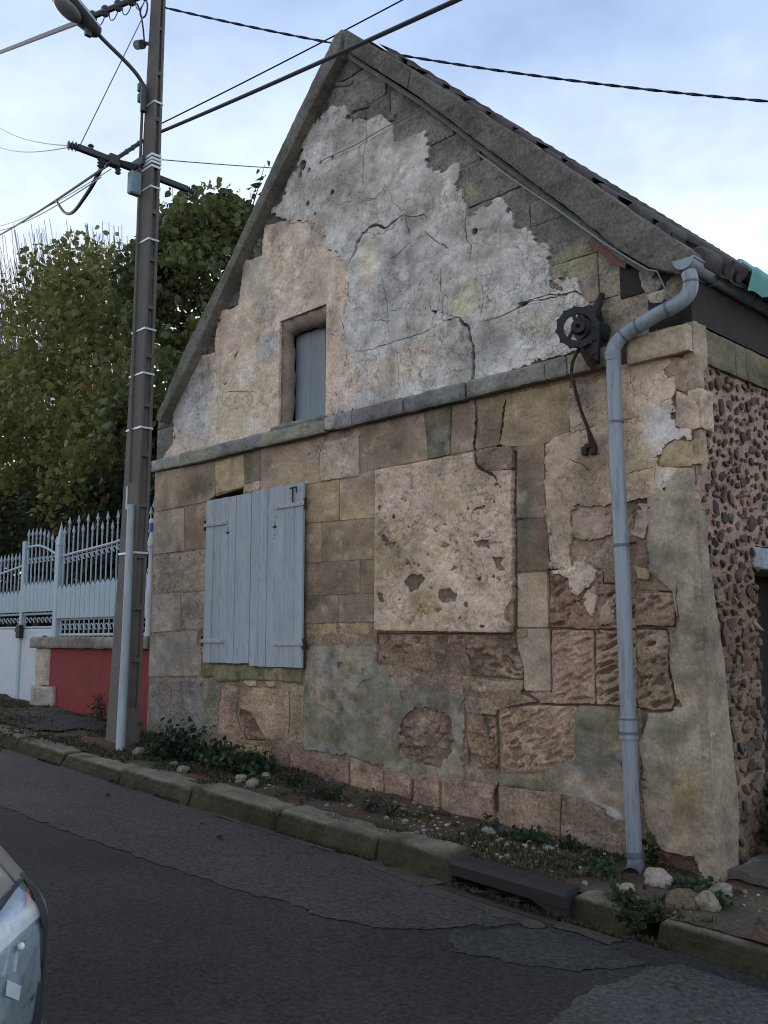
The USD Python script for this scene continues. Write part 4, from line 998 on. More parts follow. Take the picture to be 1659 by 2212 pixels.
# eaves row of rounded tiles along the side, the green sheet laid over them
for k in range(14):
    y = .25 + k * .185
    p, n = PR[-1], NR[-1]
    m = trimesh.creation.cylinder(.05 + .008 * math.sin(k * 2.3), .5, sections=10); d = np.array([n[1], 0, -n[0]])
    T = trimesh.geometry.align_vectors([0, 0, 1], d); m.apply_transform(T); m.apply_translation((p[0] - d[0] * .2 + n[0] * .03, y, p[1] - d[2] * .2 + n[1] * .03))
    obj("eaves_tile", m, M_TILE, roof, smooth=40, world=True)
p, n = PR[-1], NR[-1]
ty = np.linspace(.50, 3.2, 40); tt = np.linspace(-.10, .11, 14); V = []
for y in ty:
    for q in tt:
        h = .098 + .010 * math.sin(y * 34) + .015 * meshkit.noise(np.array([y * 5, q * 9, .3]), 2) - (.10 * max(q - .05, 0) / .05 if q > .05 else 0)
        V.append((p[0] + n[1] * q + n[0] * h, y, p[1] - n[0] * q + n[1] * h))
ix = np.arange(len(V)).reshape(40, 14)
F = np.vstack([np.stack([ix[:-1, :-1].ravel(), ix[1:, :-1].ravel(), ix[1:, 1:].ravel()], 1), np.stack([ix[:-1, :-1].ravel(), ix[1:, 1:].ravel(), ix[:-1, 1:].ravel()], 1)])
V = np.array(V); V2 = V - np.array([0, 0, .006])
tag(obj("tarpaulin", (np.vstack([V, V2]), np.vstack([F, F[:, ::-1] + len(V)])), M_TARP, None, smooth=True), "pale green plastic sheet laid over the eaves tiles above the gutter", "tarpaulin")

# ------------------------------------------------------------------ gutter and downpipe
GX, GZ, GR = .035, 3.985, .066
a = np.linspace(math.pi, 2 * math.pi, 13)
pts = [(GX + math.cos(t) * GR, GZ + math.sin(t) * GR) for t in a] + [(GX + math.cos(t) * (GR - .006), GZ + math.sin(t) * (GR - .006)) for t in a[::-1]]
gt = prism(Polygon(pts), -.13, 5.5)
gut = obj("gutter", cat(gt, tube([(GX + GR, -.13, GZ), (GX + GR, 5.5, GZ)], .009, 8)), M_ZINC, house, smooth=40)
cap = Polygon([(GX + math.cos(t) * (GR + .004), GZ + math.sin(t) * (GR + .004)) for t in a])
obj("gutter_end", prism(cap, -.138, -.128), M_ZINC, gut, world=True)
for k in range(6):
    y = .25 + k * .55
    obj("gutter_bracket", tube([(GX + math.cos(t) * (GR + .005), y, GZ + math.sin(t) * (GR + .005)) for t in a], .006, 6), M_ZINC, gut, world=True)
obj("wall_plate", cat(bx(-.3, .01, 3.62, .006, 6.4, 4.02), bx(-.02, .06, 3.95, .05, 6.4, 4.03)), M_DARKW, house)
obj("rafter_end", cat(bx(-.26, .012, 3.62, -.004, .30, 4.10), bx(-.5, .0, 3.9, -.10, .3, 4.25)), M_DARKW, house)
obj("purlin", hull([(*p, y) if 0 else (p[0], y, p[1]) for p in W("R", [(490, 350), (525, 315), (745, 480), (735, 520), (640, 480)], -.03) for y in (-.035, .1)]), paint("red_purlin", alb(96, 66, 58), .85, .3, 10, .004), house)


def pipe_pts(lst, off):
    return np.array([at_y(x, y, o) for (x, y), o in zip(lst, off)])


ctr = pipe_pts([(1487, 590), (1492, 612), (1488, 632), (1465, 656), (1430, 674), (1380, 703), (1348, 724), (1331, 742), (1325, 775), (1327, 860), (1332, 980), (1338, 1100), (1345, 1240), (1351, 1400), (1357, 1540), (1363, 1700), (1371, 1850)], [-.10] * 3 + [-.12] * 4 + [-.14] * 2 + [-.105] * 8)
elb = spline(ctr[:9], 40)
dp = obj("downpipe", cat(tube(elb, .049, 16), tube(ctr[8:15], .050, 16), tube(ctr[14:], .049, 16)), M_ZINC, house, smooth=50)


def ring(c, d, r, h, mat, name="pipe_collar"):
    d = np.asarray(d) / np.linalg.norm(d)
    obj(name, tube([c - d * h / 2, c + d * h / 2], r, 16), mat, dp, smooth=50, world=True)


for i in (3, 14, 25, 31, 38):
    ring(elb[i], elb[min(i + 1, 39)] - elb[i - 1], .053, .012 if i != 38 else .05, M_ZINCD if i != 38 else M_ZINC)
dn = ctr[14] - ctr[9]
ring(at_y(1331, 912, -.105), dn, .053, .014, M_ZINCD)
ring(at_y(1342, 1178, -.105), dn, .054, .018, M_ZINCD)
ring(at_y(1357, 1566, -.105), dn, .058, .10, M_ZINC)
ring(at_y(1357, 1553, -.105), dn, .060, .012, M_ZINCD)
ring(at_y(1358, 1582, -.105), dn, .061, .012, M_ZINCD)
ring(at_y(1358, 1592, -.105), dn, .060, .022, M_ZINC)
obj("pipe_bracket", tube([at_y(1342, 1178, -.10), at_y(1372, 1172, 0)], .010, 6), M_RUST, dp, world=True)
obj("pipe_bracket", tube([at_y(1357, 1592, -.10), at_y(1385, 1590, -.02)], .010, 6), M_ZINCD, dp, world=True)
sh0 = at_y(1371, 1850, -.105); sh1 = at_y(1373, 1868, -.115)
sdn = np.array([.02, -.16, -.07])
shoe = spline([sh0 + np.array([0, 0, .03]), sh1, sh1 + np.array([.012, -.035, -.035]), sh1 + np.array([.03, -.10, -.055])], 10)
obj("pipe_shoe", tube(shoe, np.linspace(.053, .060, 10), 16, cap=False), M_ZINCD, dp, smooth=50, world=True)
obj("pipe_collar", tube([sh0 + np.array([0, 0, .03]), sh0], .060, 16), M_ZINCD, dp, smooth=50, world=True)
obj("pipe_mouth", tube([shoe[-2], shoe[-2] + (shoe[-1] - shoe[-2]) * .7], .0545, 16), M_BLACK, dp, world=True)

# ------------------------------------------------------------------ attic hatch
obj("hatch_reveal", cat(bx(HX0 - .02, .30, HZ0 - .06, HX1 + .02, .36, HZ1 + .02), bx(HX0 - .025, .02, HZ0 - .05, HX0, .30, HZ1), bx(HX1, .02, HZ0 - .05, HX1 + .025, .30, HZ1)), M_CEMENT, house, tint=alb(112, 101, 90))
hd = obj("attic_hatch", bx(HX0 + .006, .205, HZ0 - .03, HX1 - .004, .225, HZ1 - .10), paint("hatch_paint", alb(112, 118, 120), .7, .14, 4, .002, streak=True, dirt=alb(92, 92, 88)), house)
w3 = (HX1 - HX0 - .02) / 3
for k in range(3):
    obj("plank", bx(HX0 + .012 + k * w3, .19, HZ0 - .02, HX0 + .006 + (k + 1) * w3, .2045, HZ1 - .105, .002), paint("hatch_board_%d" % k, alb(*[(116, 122, 126), (110, 118, 118), (114, 118, 120)][k]), .7, .12, 4, .002, streak=True, dirt=alb(96, 94, 86), dirtamt=.4), hd, world=True)
# the rounded, worn stone lintel and jamb of the opening
obj("hatch_lintel", tube(np.array([[x, .125, HZ1 - .015 + .012 * math.sin(9 * x)] for x in np.linspace(HX0 - .01, HX1 + .01, 14)]), .105 + .008 * np.sin(np.arange(14) * 1.7), 14), M_CEMENT, house, smooth=True, tint=alb(116, 102, 90))
obj("hatch_jamb", tube(np.array([[HX0 - .005 + .012 * math.sin(5 * z), .10, z] for z in np.linspace(HZ0 - .04, HZ1 - .03, 14)]), .072 + .010 * np.sin(np.arange(14) * 2.1), 12), M_CEMENT, house, smooth=True, tint=alb(112, 99, 87))
slab("hatch_sill", house, ragged(sbox(HX0 - .04, 3.555, HX1 + .04, 3.60), .005, .03, 9, 5), -.085, .4, M_CEMENT, alb(92, 96, 98), "worn", .016, .16, 940, .01, "band")

# ------------------------------------------------------------------ shutters
sc = W("D", [(445, 1081), (540, 1062), (655, 1043), (653, 1434), (541, 1436), (440, 1433)], -.06)
SX0, SXM, SX1 = (sc[0][0] + sc[5][0]) / 2, (sc[1][0] + sc[4][0]) / 2, (sc[2][0] + sc[3][0]) / 2
SZ1, SZ0 = np.mean([sc[0][1], sc[2][1]]), np.mean([sc[4][1], sc[5][1]])
rsh = np.random.RandomState(8)
M_HINGE = paint("hinge_paint", alb(128, 129, 128), .65, .15, 12, .002, dirt=alb(112, 88, 72), dirtamt=.6)
heart = []
for side, (xa, xb, zb) in enumerate(((SX0, SXM, SZ0 + .01), (SXM + .006, SX1, SZ0 - .012))):
    sh = obj("shutter", cat(bx(xa + .02, -.036, zb + .15, xb - .02, -.02, zb + .27, .004), bx(xa + .02, -.036, SZ1 - .33, xb - .02, -.02, SZ1 - .21, .004)), M_SHUT, house)
    n = 6; edges = np.linspace(xa, xb, n + 1) + np.r_[0, rsh.uniform(-.012, .012, n - 1), 0]
    hx_ = at_y(491 if side == 0 else 593, 1150, -.06); hxz = at_y(*((491, 1151) if side == 0 else (593, 1138)), -.06)
    fl = Point(hxz[0], hxz[2]).buffer(.018, 6).union(Polygon([(hxz[0] - .042, hxz[2]), (hxz[0], hxz[2] - .014), (hxz[0] + .042, hxz[2]), (hxz[0], hxz[2] + .014)])).union(Polygon([(hxz[0], hxz[2] + .07), (hxz[0] + .012, hxz[2]), (hxz[0], hxz[2] - .05), (hxz[0] - .012, hxz[2])])).union(Point(hxz[0], hxz[2] - .08).buffer(.008)).union(Point(hxz[0], hxz[2] - .11).buffer(.007)).union(Point(hxz[0], hxz[2] + .095).buffer(.007))
    for k in range(n):
        a_, b_ = edges[k] + .0022, edges[k + 1] - .0022; dy = rsh.uniform(-.003, .003)
        pl = sbox(a_, zb + rsh.uniform(-.004, .004), b_, SZ1 + (.012 * (side) - .006) + rsh.uniform(-.004, .004)).difference(fl)
        obj("plank", prism(pl, -.060 + dy, -.038 + dy), M_SHUT, sh, world=True)
    if side == 0:
        spans = [(xa - .03, xa + .36)]
    else:
        spans = [(xb - .40, xb + .02)]
    for s0, s1 in spans:
        for zc_ in (SZ1 - (.26 if side == 0 else .19), zb + .21):
            obj("strap_hinge", bx(s0, -.074, zc_ - .018, s1, -.062, zc_ + .018, .003), M_HINGE, sh, world=True)
            for t in np.linspace(s0 + .05, s1 - .03, 3):
                obj("bolt_head", trimesh.creation.icosphere(1, .008).apply_translation((t, -.075, zc_)), M_HINGE, sh, world=True)
            e = s0 if side == 0 else s1
            obj("hinge_pin", tube([(e, -.055, zc_ - .05), (e, -.055, zc_ + .05)], .014, 8), M_RUST, sh, world=True)
obj("shutter_catch", cat(tube([at_y(632, 1052, -.07), at_y(632, 1085, -.075)], .007, 6), tube([at_y(626, 1055, -.07), at_y(640, 1051, -.07), at_y(640, 1064, -.07)], .006, 6)), M_RUST, house)
obj("window_frame", cat(bx(SX0 + .05, .04, SZ0 + .05, SX0 + .13, .1, SZ1 - .05), bx(SX1 - .13, .04, SZ0 + .05, SX1 - .05, .1, SZ1 - .05), bx(SX0 + .05, .12, SZ0, SX1 - .05, .16, SZ1)), M_DARKW, house)
slab("window_sill", house, ragged(PG("P6", [(335, 1650), (968, 1648), (968, 1765), (820, 1750), (600, 1742), (460, 1752), (430, 1760), (400, 1725), (335, 1722)]), .012, .025, 10, 950), -.018, .1, M_CEMENT, alb(92, 90, 70), "worn", .012, .2, 951, .012, "stone")

# ------------------------------------------------------------------ the old iron hoist and the cable, top-level things fixed to the wall
hc = at_y(*px("R", 430, 900), -.22)
hoist = thing("iron_hoist", "black iron hoist with toothed wheel and long hanging lever, fixed above the string course", "hoist", hc)


def disc_ring(c, ax, r0, r1, h, n=32, teeth=0):
    a = np.arange(n) / n * 2 * np.pi
    ro_ = r1 * (1 + (.10 * (np.sin(a * teeth) > .3) if teeth else 0)); ax = np.asarray(ax) / np.linalg.norm(ax)
    u = np.cross(ax, [0, 0, 1.0]); u /= np.linalg.norm(u); w = np.cross(ax, u); V = []
    for rr, s in ((ro_, -1), (ro_, 1), (r0, 1), (r0, -1)):
        rr = np.broadcast_to(rr, (n,)); V.append(c + (rr * np.cos(a))[:, None] * u + (rr * np.sin(a))[:, None] * w + ax * s * h / 2)
    V = np.vstack(V); f = []
    for k in range(4):
        for j in range(n):
            p0, p1 = k * n + j, k * n + (j + 1) % n; q0, q1 = ((k + 1) % 4) * n + j, ((k + 1) % 4) * n + (j + 1) % n
            f += [(p0, p1, q1), (p0, q1, q0)]
    return trimesh.Trimesh(V, np.array(f), process=False)


axw = np.array([.55, -.83, 0])
whl = obj("toothed_wheel", disc_ring(hc, axw, .095, .14, .026, 48, 12), M_IRON, hoist, world=True)
obj("wheel_hub", disc_ring(hc, axw, .015, .045, .06, 20), M_IRON, whl, world=True)
for k in range(3):
    t = k * 2.09 + 1.2; u = np.cross(axw, [0, 0, 1.0]); u /= np.linalg.norm(u)
    e = hc + .12 * (math.cos(t) * u + math.sin(t) * np.array([0, 0, 1.0]))
    obj("wheel_spoke", tube([hc, (hc + e) / 2 + np.array([0, 0, .02]), e], .014, 6), M_IRON, whl, world=True)
b0 = at_y(*px("R", 508, 900), -.10)
obj("winch_body", hull([b0 + np.array([x, y, z]) for x, z in ((-.02, -.24), (.055, -.26), (.06, -.02), (.03, .14), (-.02, .15), (-.045, .03)) for y in (-.03, .10)]), M_IRON, hoist, world=True)
obj("side_plate", hull([b0 + np.array([x, y, z]) for x, z in ((-.06, -.12), (.10, -.27), (.115, -.10), (.02, .10), (-.05, .08)) for y in (-.075, -.06)]), M_IRON, hoist, world=True)
obj("drum", tube([b0 + [-.01, -.10, -.03], b0 + [.04, .10, -.03]], .075, 14), M_IRON, hoist, world=True, smooth=40)
obj("pawl", tube([b0 + [-.05, -.09, .13], b0 + [.0, -.10, .06], b0 + [.03, -.10, -.02]], [.012, .02, .016], 7), M_IRON, hoist, world=True)
for k in range(4):
    obj("bolt_head", trimesh.creation.icosphere(1, .014).apply_translation(b0 + [[.03, -.08, .06], [.08, -.08, -.12], [.07, -.08, -.22], [-.03, -.08, -.06]][k]), M_RUST, hoist, world=True)
obj("winch_bracket", cat(tube([at_y(*px("R", 585, 690), .02), at_y(*px("R", 560, 760), -.08), at_y(*px("R", 525, 830), -.12)], [.022, .03, .045], 8)), M_IRON, hoist, world=True)
p0, p1 = at_y(*px("R", 500, 1060), -.14), at_y(*px("R", 525, 1180), -.11)
obj("anchor_spike", hull([p0 + np.array([-.07, 0, .02]), p0 + np.array([.09, 0, .03]), p0 + np.array([.0, .05, .05]), p0 + np.array([-.02, 0, -.08]), p1, p1 + np.array([.02, .01, 0]), p1 + np.array([0, .03, .03])]), M_RUST, hoist, world=True)
lv = [at_y(*px("R", x, y), o) for x, y, o in ((450, 985, -.2), (425, 1060, -.19), (398, 1120, -.19), (390, 1190, -.18), (405, 1270, -.16), (430, 1370, -.12), (470, 1490, -.09), (515, 1620, -.05), (525, 1670, -.04))]
obj("lever", tube(spline(lv, 24), np.r_[np.full(20, .012), .016, .02, .024, .024], 8), M_RUST, hoist, world=True, smooth=60)
e = at_y(*px("R", 520, 1690), -.035)
obj("lever_foot", cat(bx(e[0] - .075, e[1] - .02, e[2] - .03, e[0] - .035, e[1] + .02, e[2] + .03, .005), bx(e[0] - .005, e[1] - .02, e[2] - .035, e[0] + .035, e[1] + .02, e[2] + .03, .005), bx(e[0] - .05, e[1] - .018, e[2] + .012, e[0] + .03, e[1] + .018, e[2] + .045, .005)), M_RUST, hoist, world=True)
cab = [at_y(x, y, o) for x, y, o in ((1030, 330, -.135), (1100, 382, -.14), (1200, 450, -.14), (1300, 522, -.14), (1360, 560, -.14), (1400, 583, -.14), (1419, 586, -.14), (1428, 605, -.10), (1440, 632, -.06), (1470, 652, -.05))]
tag(obj("verge_cable", tube(cab, .006, 6), M_WIRE2), "thin grey cable clipped along the underside of the right roof verge", "cable")
cab2 = [at_y(*px("X", x, y), -.05) for x, y in ((1060, 700), (960, 755), (800, 835), (650, 925), (500, 995), (410, 1040))]
tag(obj("stay_wire", tube(spline(cab2, 16), .005, 6), M_WIRE2), "slack thin wire sagging across the cracked render below the roof peak", "cable")

# ------------------------------------------------------------------ neighbour's frontage: red dwarf wall, railing, gate
WY = .05     # plane of the wall face


def wx(x, y, yy=WY):
    return at_y(x, y, yy)


wl, wr = wx(100, 1390)[0], XL - .03
topz = 1.50
red = thing("dwarf_wall", "low dark red painted wall under a grey stone coping, left of the concrete pole", "wall")
obj("wall_face", bx(wl, WY, -.1, wr, WY + .3, topz, 0), M_RED, red)
cl = wx(75, 1380)[0]
slab("coping_stone", red, ragged(sbox(cl, topz - .005, wr, topz + .13), .012, .03, 7, 21), WY - .07, .45, M_CEMENT, alb(98, 95, 88), "worn", .02, .16, 22, .015, "x")
qx = wx(75, 1480)[0]
slab("quoin_stone", red, ragged(sbox(qx, 1.02, wl + .13, topz - .01), .012, .03, 9, 23), WY - .012, .3, M_CEMENT, alb(128, 120, 112), "worn", .016, .16, 24, .012, "x")
q2 = wx(73, 1500)[0]
slab("quoin_stone", red, ragged(sbox(q2 - .02, .5, wx(120, 1500)[0], 1.01), .014, .03, 9, 25), WY - .05, .3, M_CEMENT, alb(118, 113, 108), "worn", .016, .16, 26, .015, "x")
rl = wx(108, 1340)[0]
rail = thing("iron_railing", "pale blue spear-topped iron railing with sheet-metal pickets, standing on the red wall", "railing", (rl, WY + .1, topz + .13))


def spear(x, z0, z1, parent, y, r=.011):
    m = cat(tube([(x, y, z0), (x, y, z1 - .10)], r, 6), tube([(x, y, z1 - .17), (x, y, z1 - .155), (x, y, z1 - .14)], [.006, .02, .006], 6), tube([(x, y, z1 - .12), (x, y, z1 - .085), (x, y, z1)], [.008, .024, .002], 6))
    return obj("spear_bar", m, M_GATEP, parent, world=True)


def picket(x, z0, z1, w, parent, y):
    pg = Polygon([(x - w / 2, z0), (x + w / 2, z0), (x + w / 2, z1 - .06), (x, z1), (x - w / 2, z1 - .06)])
    a = prism(pg, y, y + .004)
    v = a.vertices.copy(); v[:, 1] -= .012 * (1 - (2 * (v[:, 0] - x) / w) ** 2); a.vertices = v
    rib = hull([(x - w / 2, y, z0), (x + w / 2, y, z0), (x, y - .02, z0), (x - w / 2, y, z1 - .06), (x + w / 2, y, z1 - .06), (x, y - .02, z1 - .05), (x, y, z1)])
    return obj("picket", rib, M_GATEP, parent, world=True)


def scroll(x, z, r, parent, y, name="scroll"):
    t = np.linspace(0, 5.2, 16)
    return obj(name, tube(np.stack([x + r * (1 - t / 8) * np.cos(t), np.full(16, y), z + r * (1 - t / 8) * np.sin(t)], 1), .008, 5), M_GATEP, parent, world=True)


RY = WY + .12
n = 20
xs = np.linspace(rl + .06, wr - .05, n)
zt = 2.46
for k, x in enumerate(xs):
    top = 2.86 + .06 * math.cos((x - rl) * 1.2) + (.12 if k % 2 else 0)
    spear(x, topz + .13, top + .14 + .05 * (x - rl) / 2, rail, RY)
pw = (xs[1] - xs[0]) * .96
for k, x in enumerate(xs):
    picket(x, topz + .37, 2.30 + .07 * k / n, pw, rail, RY - .035)
for x in xs[:-1]:
    scroll(x + pw / 2, topz + .25, .055, rail, RY); scroll(x + pw / 2, 2.60 + .06 * (x - rl), .05, rail, RY)
obj("rail_bar", cat(tube([(rl, RY, 2.68), ((rl + wr) / 2, RY, 2.75), (wr, RY, 2.86)], .018, 8), tube([(rl, RY, topz + .36), (wr, RY, topz + .36)], .018, 8), tube([(rl, RY, topz + .16), (wr, RY, topz + .16)], .018, 8), tube([(rl, RY, 2.2), (wr, RY, 2.22)], .014, 8)), M_GATEP, rail, world=True)
obj("gate_post", cat(bx(rl - .10, RY - .05, 1.5, rl + .01, RY + .05, 2.82, .01), hull([(rl - .10, RY - .05, 2.82), (rl + .01, RY - .05, 2.82), (rl - .1, RY + .05, 2.82), (rl + .01, RY + .05, 2.82), (rl - .045, RY, 3.14)])), M_GATEP, rail, world=True)
# gate
gl = wx(-60, 1400)[0]; ga, gb = wx(28, 1400)[0], rl - .12
for nm, (xa, xb), lab in (("garden_gate", (ga, gb), "pale blue metal garden gate leaf with solid lower panel, spear tops, right of the frame's edge"), ("garden_gate", (gl - .6, ga - .03), "pale blue gate leaf cut by the left edge of the photo")):
    first = xa == ga
    lab = "narrow pale blue gate leaf with arched top rail, next to the stone quoin" if first else "pale blue gate leaf cut off by the photo's left edge"
    gate = thing(nm, lab, "gate", (xa, RY, .75))
    obj("panel", bx(xa, RY - .02, .78, xb, RY + .01, 1.74, .005), M_WHITE, gate, world=True)
    m = max(int((xb - xa) / .118), 2); gx = np.linspace(xa + .06, xb - .05, m); w_ = gx[1] - gx[0]
    for k, x in enumerate(gx):
        u = k / (m - 1)
        arch = (2.86 - .16 * max(0, (u - .35) / .65) ** 1.5) if first else 2.55
        spear(x, 1.95, arch + .26, gate, RY)
        picket(x, 1.97, 2.38 if first else 2.28, w_ * .96, gate, RY - .03)
        if k < m - 1:
            scroll(x + w_ / 2, 1.85, .05, gate, RY)
            if first:
                scroll(x + w_ / 2, 2.66, .05, gate, RY)
    if first:
        u = np.linspace(0, 1, 14)
        obj("arched_rail", tube(np.stack([xa + (xb - xa) * u, np.full(14, RY), 2.87 - .17 * np.clip((u - .35) / .65, 0, 1) ** 1.5], 1), .018, 8), M_GATEP, gate, world=True)
        obj("gate_stile", cat(bx(xa - .05, RY - .04, .78, xa + .03, RY + .04, 2.95, .008)), M_GATEP, gate, world=True)
        obj("letter_slot", bx(xb - .28, RY - .028, 1.60, xb - .16, RY - .018, 1.65), M_BLACK, gate, world=True)
        obj("gate_latch", cat(bx(xa - .02, RY - .09, 1.62, xa + .10, RY - .03, 1.80, .01), bx(xa - .1, RY - .07, 1.70, xa + .02, RY - .03, 1.76, .01)), M_IRON, gate, world=True)
    else:
        obj("top_rail", tube([(xa, RY, 2.42), (xb, RY, 2.62)], .018, 8), M_GATEP, gate, world=True)
    obj("cross_rail", cat(tube([(xa, RY, 1.94), (xb, RY, 1.94)], .016, 8), tube([(xa, RY, 1.76), (xb, RY, 1.76)], .016, 8)), M_GATEP, gate, world=True)
sl = bx(gl - .6, WY - .1, .3, wx(73, 1530)[0] - .02, WY + .5, .70, .01)
tag(obj("threshold", sl, M_CEMENT, None, tint=alb(92, 90, 84)), "worn grey stone threshold under the pale blue gate", "threshold")
# ornate white post with a blue band, between the pole and the house
pp = wx(325, 1200, .12); pp0 = at_y(328, 1295, .12); pp1 = at_y(326, 1128, .12)
post = thing("ornate_post", "white ornamental post with a blue band at its top, between pole and house", "post", (pp0[0], .12, topz))
prof = [(.05, topz), (.07, topz + .1), (.06, topz + .3), (.075, pp0[2]), (.085, pp0[2] + .06), (.055, pp0[2] + .12), (.055, pp0[2] + .3), (.062, pp0[2] + .33), (.05, pp0[2] + .36), (.05, pp0[2] + .52), (.085, pp0[2] + .60), (.05, pp0[2] + .70), (.05, pp1[2] - .12)]
obj("shaft", tube([(pp0[0], .12, z) for r, z in prof], [r for r, z in prof], 14), M_WHITE, post, world=True, smooth=40)
obj("blue_band", tube([(pp0[0], .12, pp1[2] - .12), (pp0[0], .12, pp1[2] - .02)], .058, 14), M_BLUE, post, world=True, smooth=40)
obj("cap", tube([(pp0[0], .12, pp1[2] - .02), (pp0[0], .12, pp1[2] + .03)], [.062, .05], 14), M_WHITE, post, world=True, smooth=40)
obj("finial", tube([(pp0[0], .12, pp1[2] + .02), (pp0[0], .12, pp1[2] + .14), (pp0[0], .12, pp1[2] + .18), (pp0[0], .12, pp1[2] + .30)], [.01, .01, .028, .002], 8), M_GATEP, post, world=True)

# brick house glimpsed far left behind the tree
bh = thing("brick_house", "reddish brick house wall glimpsed behind the tree at the left edge", "house", (-21, 8, 0))
obj("wall", bx(-27, 8, 0, -19.2, 14, 5.4), usdkit.material(stage, "/World/Looks/far_brick", {"g": ("geometry", {}), "m": ("mapping", {"rotation": (math.pi / 2, 0, 0)}), "b": ("brick_texture", {"scale": 4.0, "color1": alb(88, 50, 42), "color2": alb(72, 44, 38), "mortar": alb(96, 84, 76), "mortar_size": .02}), "p": ("principled_bsdf", {"roughness": .9})}, [("g.position", "m.vector"), ("m.vector", "b.vector"), ("b.color", "p.base_color")], surface="p.BSDF"), bh, world=True)
obj("roof", hull([(-27.3, 7.7, 5.4), (-18.9, 7.7, 5.4), (-27.3, 14.3, 5.4), (-18.9, 14.3, 5.4), (-27.3, 11, 7.6), (-18.9, 11, 7.6)]), M_TILE, bh, world=True)


# ------------------------------------------------------------------ trees
def leaves(P, size, rg, cols, droop=.5, shape="broad"):
    """a cloud of folded leaves; P: (n,3)"""
    n = len(P); s = size * rg.uniform(.4, 1.45, n)
    d = rg.normal(0, 1, (n, 3)); d[:, 2] = d[:, 2] * .6 - droop; d /= np.linalg.norm(d, axis=1, keepdims=True)
    r = rg.normal(0, 1, (n, 3)); u = np.cross(d, r); u /= np.linalg.norm(u, axis=1, keepdims=True); nn = np.cross(d, u)
    if shape == "broad":
        prof = [(-.5, 0), (-.18, .42), (.15, .40), (.55, 0), (.15, -.40), (-.18, -.42)]
    else:
        prof = [(-.5, 0), (-.2, .16), (.15, .14), (.55, 0), (.15, -.14), (-.2, -.16)]
    V = np.zeros((n, 6, 3))
    for k, (a, b) in enumerate(prof):
        V[:, k] = P + d * (a * s)[:, None] + u * (b * s)[:, None] + nn * (abs(b) * .35 * s)[:, None]
    base = np.arange(n)[:, None] * 6
    F = np.concatenate([base + np.array([[0, 1, 5]]), base + np.array([[1, 2, 4]]), base + np.array([[1, 4, 5]]), base + np.array([[2, 3, 4]])], 0).reshape(-1, 3)
    C = np.repeat(cols, 6, 0)
    return V.reshape(-1, 3), F, C


rt = np.random.RandomState(21)


def crown(name, parent, centers, radii, n, size, pal, seed, mat=M_LEAF, droop=.5, shape="broad", gap=.46):
    rg = np.random.RandomState(seed); centers = np.asarray(centers, float); radii = np.asarray(radii, float)
    wgt = radii.prod(1) if radii.ndim == 2 else radii ** 3; wgt = wgt ** .75; wgt /= wgt.sum()
    k = rg.choice(len(centers), n * 2, p=wgt)
    v = rg.normal(0, 1, (n * 2, 3)); v /= np.linalg.norm(v, axis=1, keepdims=True); q = rg.rand(n * 2) ** .42
    rad = radii[k] if radii.ndim == 2 else radii[k][:, None]
    P = centers[k] + v * q[:, None] * rad
    m = meshkit.fbm(P * 1.5 + seed, 3, seed) > gap - .10 * (1 - q)
    P = P[m][:n]
    pal = [np.array(p) for p in pal]
    f = meshkit.fbm(P * .8 + 9, 3, seed + 3)
    C = np.array(pal[0])[None] * (1 - f[:, None]) + np.array(pal[1])[None] * f[:, None]
    C = C * rg.uniform(.6, 1.4, (len(P), 1))
    odd = rg.rand(len(P)); yel, org = np.array(pal[2]), np.array(pal[3])
    C[odd < .05] = yel * rg.uniform(.7, 1.2); C[odd < .010] = org
    V, F, Cc = leaves(P, size, rg, C, droop, shape)
    return obj(name, (V, F), mat, parent, tint=np.clip(Cc, .004, .8), world=True)


GREENS = [(.060, .064, .020), (.215, .215, .066), (.20, .17, .05), (.36, .12, .04)]
DKGREEN = [(.042, .056, .022), (.145, .162, .056), (.07, .08, .025), (.10, .06, .02)]
tree = thing("broadleaf_tree", "large broadleaf tree with yellowing leaves behind the pale blue railing", "tree", (-10.6, 3.2, .8))


def c_at(x, y, yy):
    return at_y(x, y, yy)


cs, rs_ = [], []
for (x, y, yy, r) in [(60, 760, 3.2, 1.3), (130, 640, 3.2, 1.2), (60, 900, 3.0, 1.5), (180, 760, 3.0, 1.5), (200, 600, 3.0, 1.0), (160, 900, 2.6, 1.5), (250, 880, 2.4, 1.4), (90, 1010, 2.4, 1.4), (210, 1020, 2.0, 1.3), (260, 680, 2.8, 1.2), (20, 1000, 2.8, 1.3), (30, 1090, 2.8, 1.2), (-50, 1050, 3.2, 1.5), (-30, 1150, 2.6, 1.2), (270, 1000, 1.8, 1.0), (10, 840, 3.6, 1.2), (-60, 900, 3.4, 1.5)]:
    cs.append(c_at(x, y, yy)); rs_.append(r)
crown("crown", tree, cs, rs_, 28000, .112, GREENS, 3, gap=.49)
tw = []
tp = np.array([-10.6, 3.2, .6])
tw.append(tube([tp, tp + [.1, 0, 1.8], tp + [.2, .1, 3.2]], [.2, .16, .11], 10))
for c in cs:
    tw.append(tube(spline([tp + [.1, 0, 1.6 + .8 * rt.rand()], (tp + [0, 0, 2.5] + c) / 2 + rt.normal(0, .2, 3), c], 8), np.linspace(.08, .015, 8), 6))
obj("trunk", cat(*tw), M_BARK, tree, world=True)
t2 = thing("broadleaf_tree", "darker broadleaf tree rising behind the left roof slope, next to the pole", "tree", (-8.6, 3.6, .8))
cs, rs_ = [], []
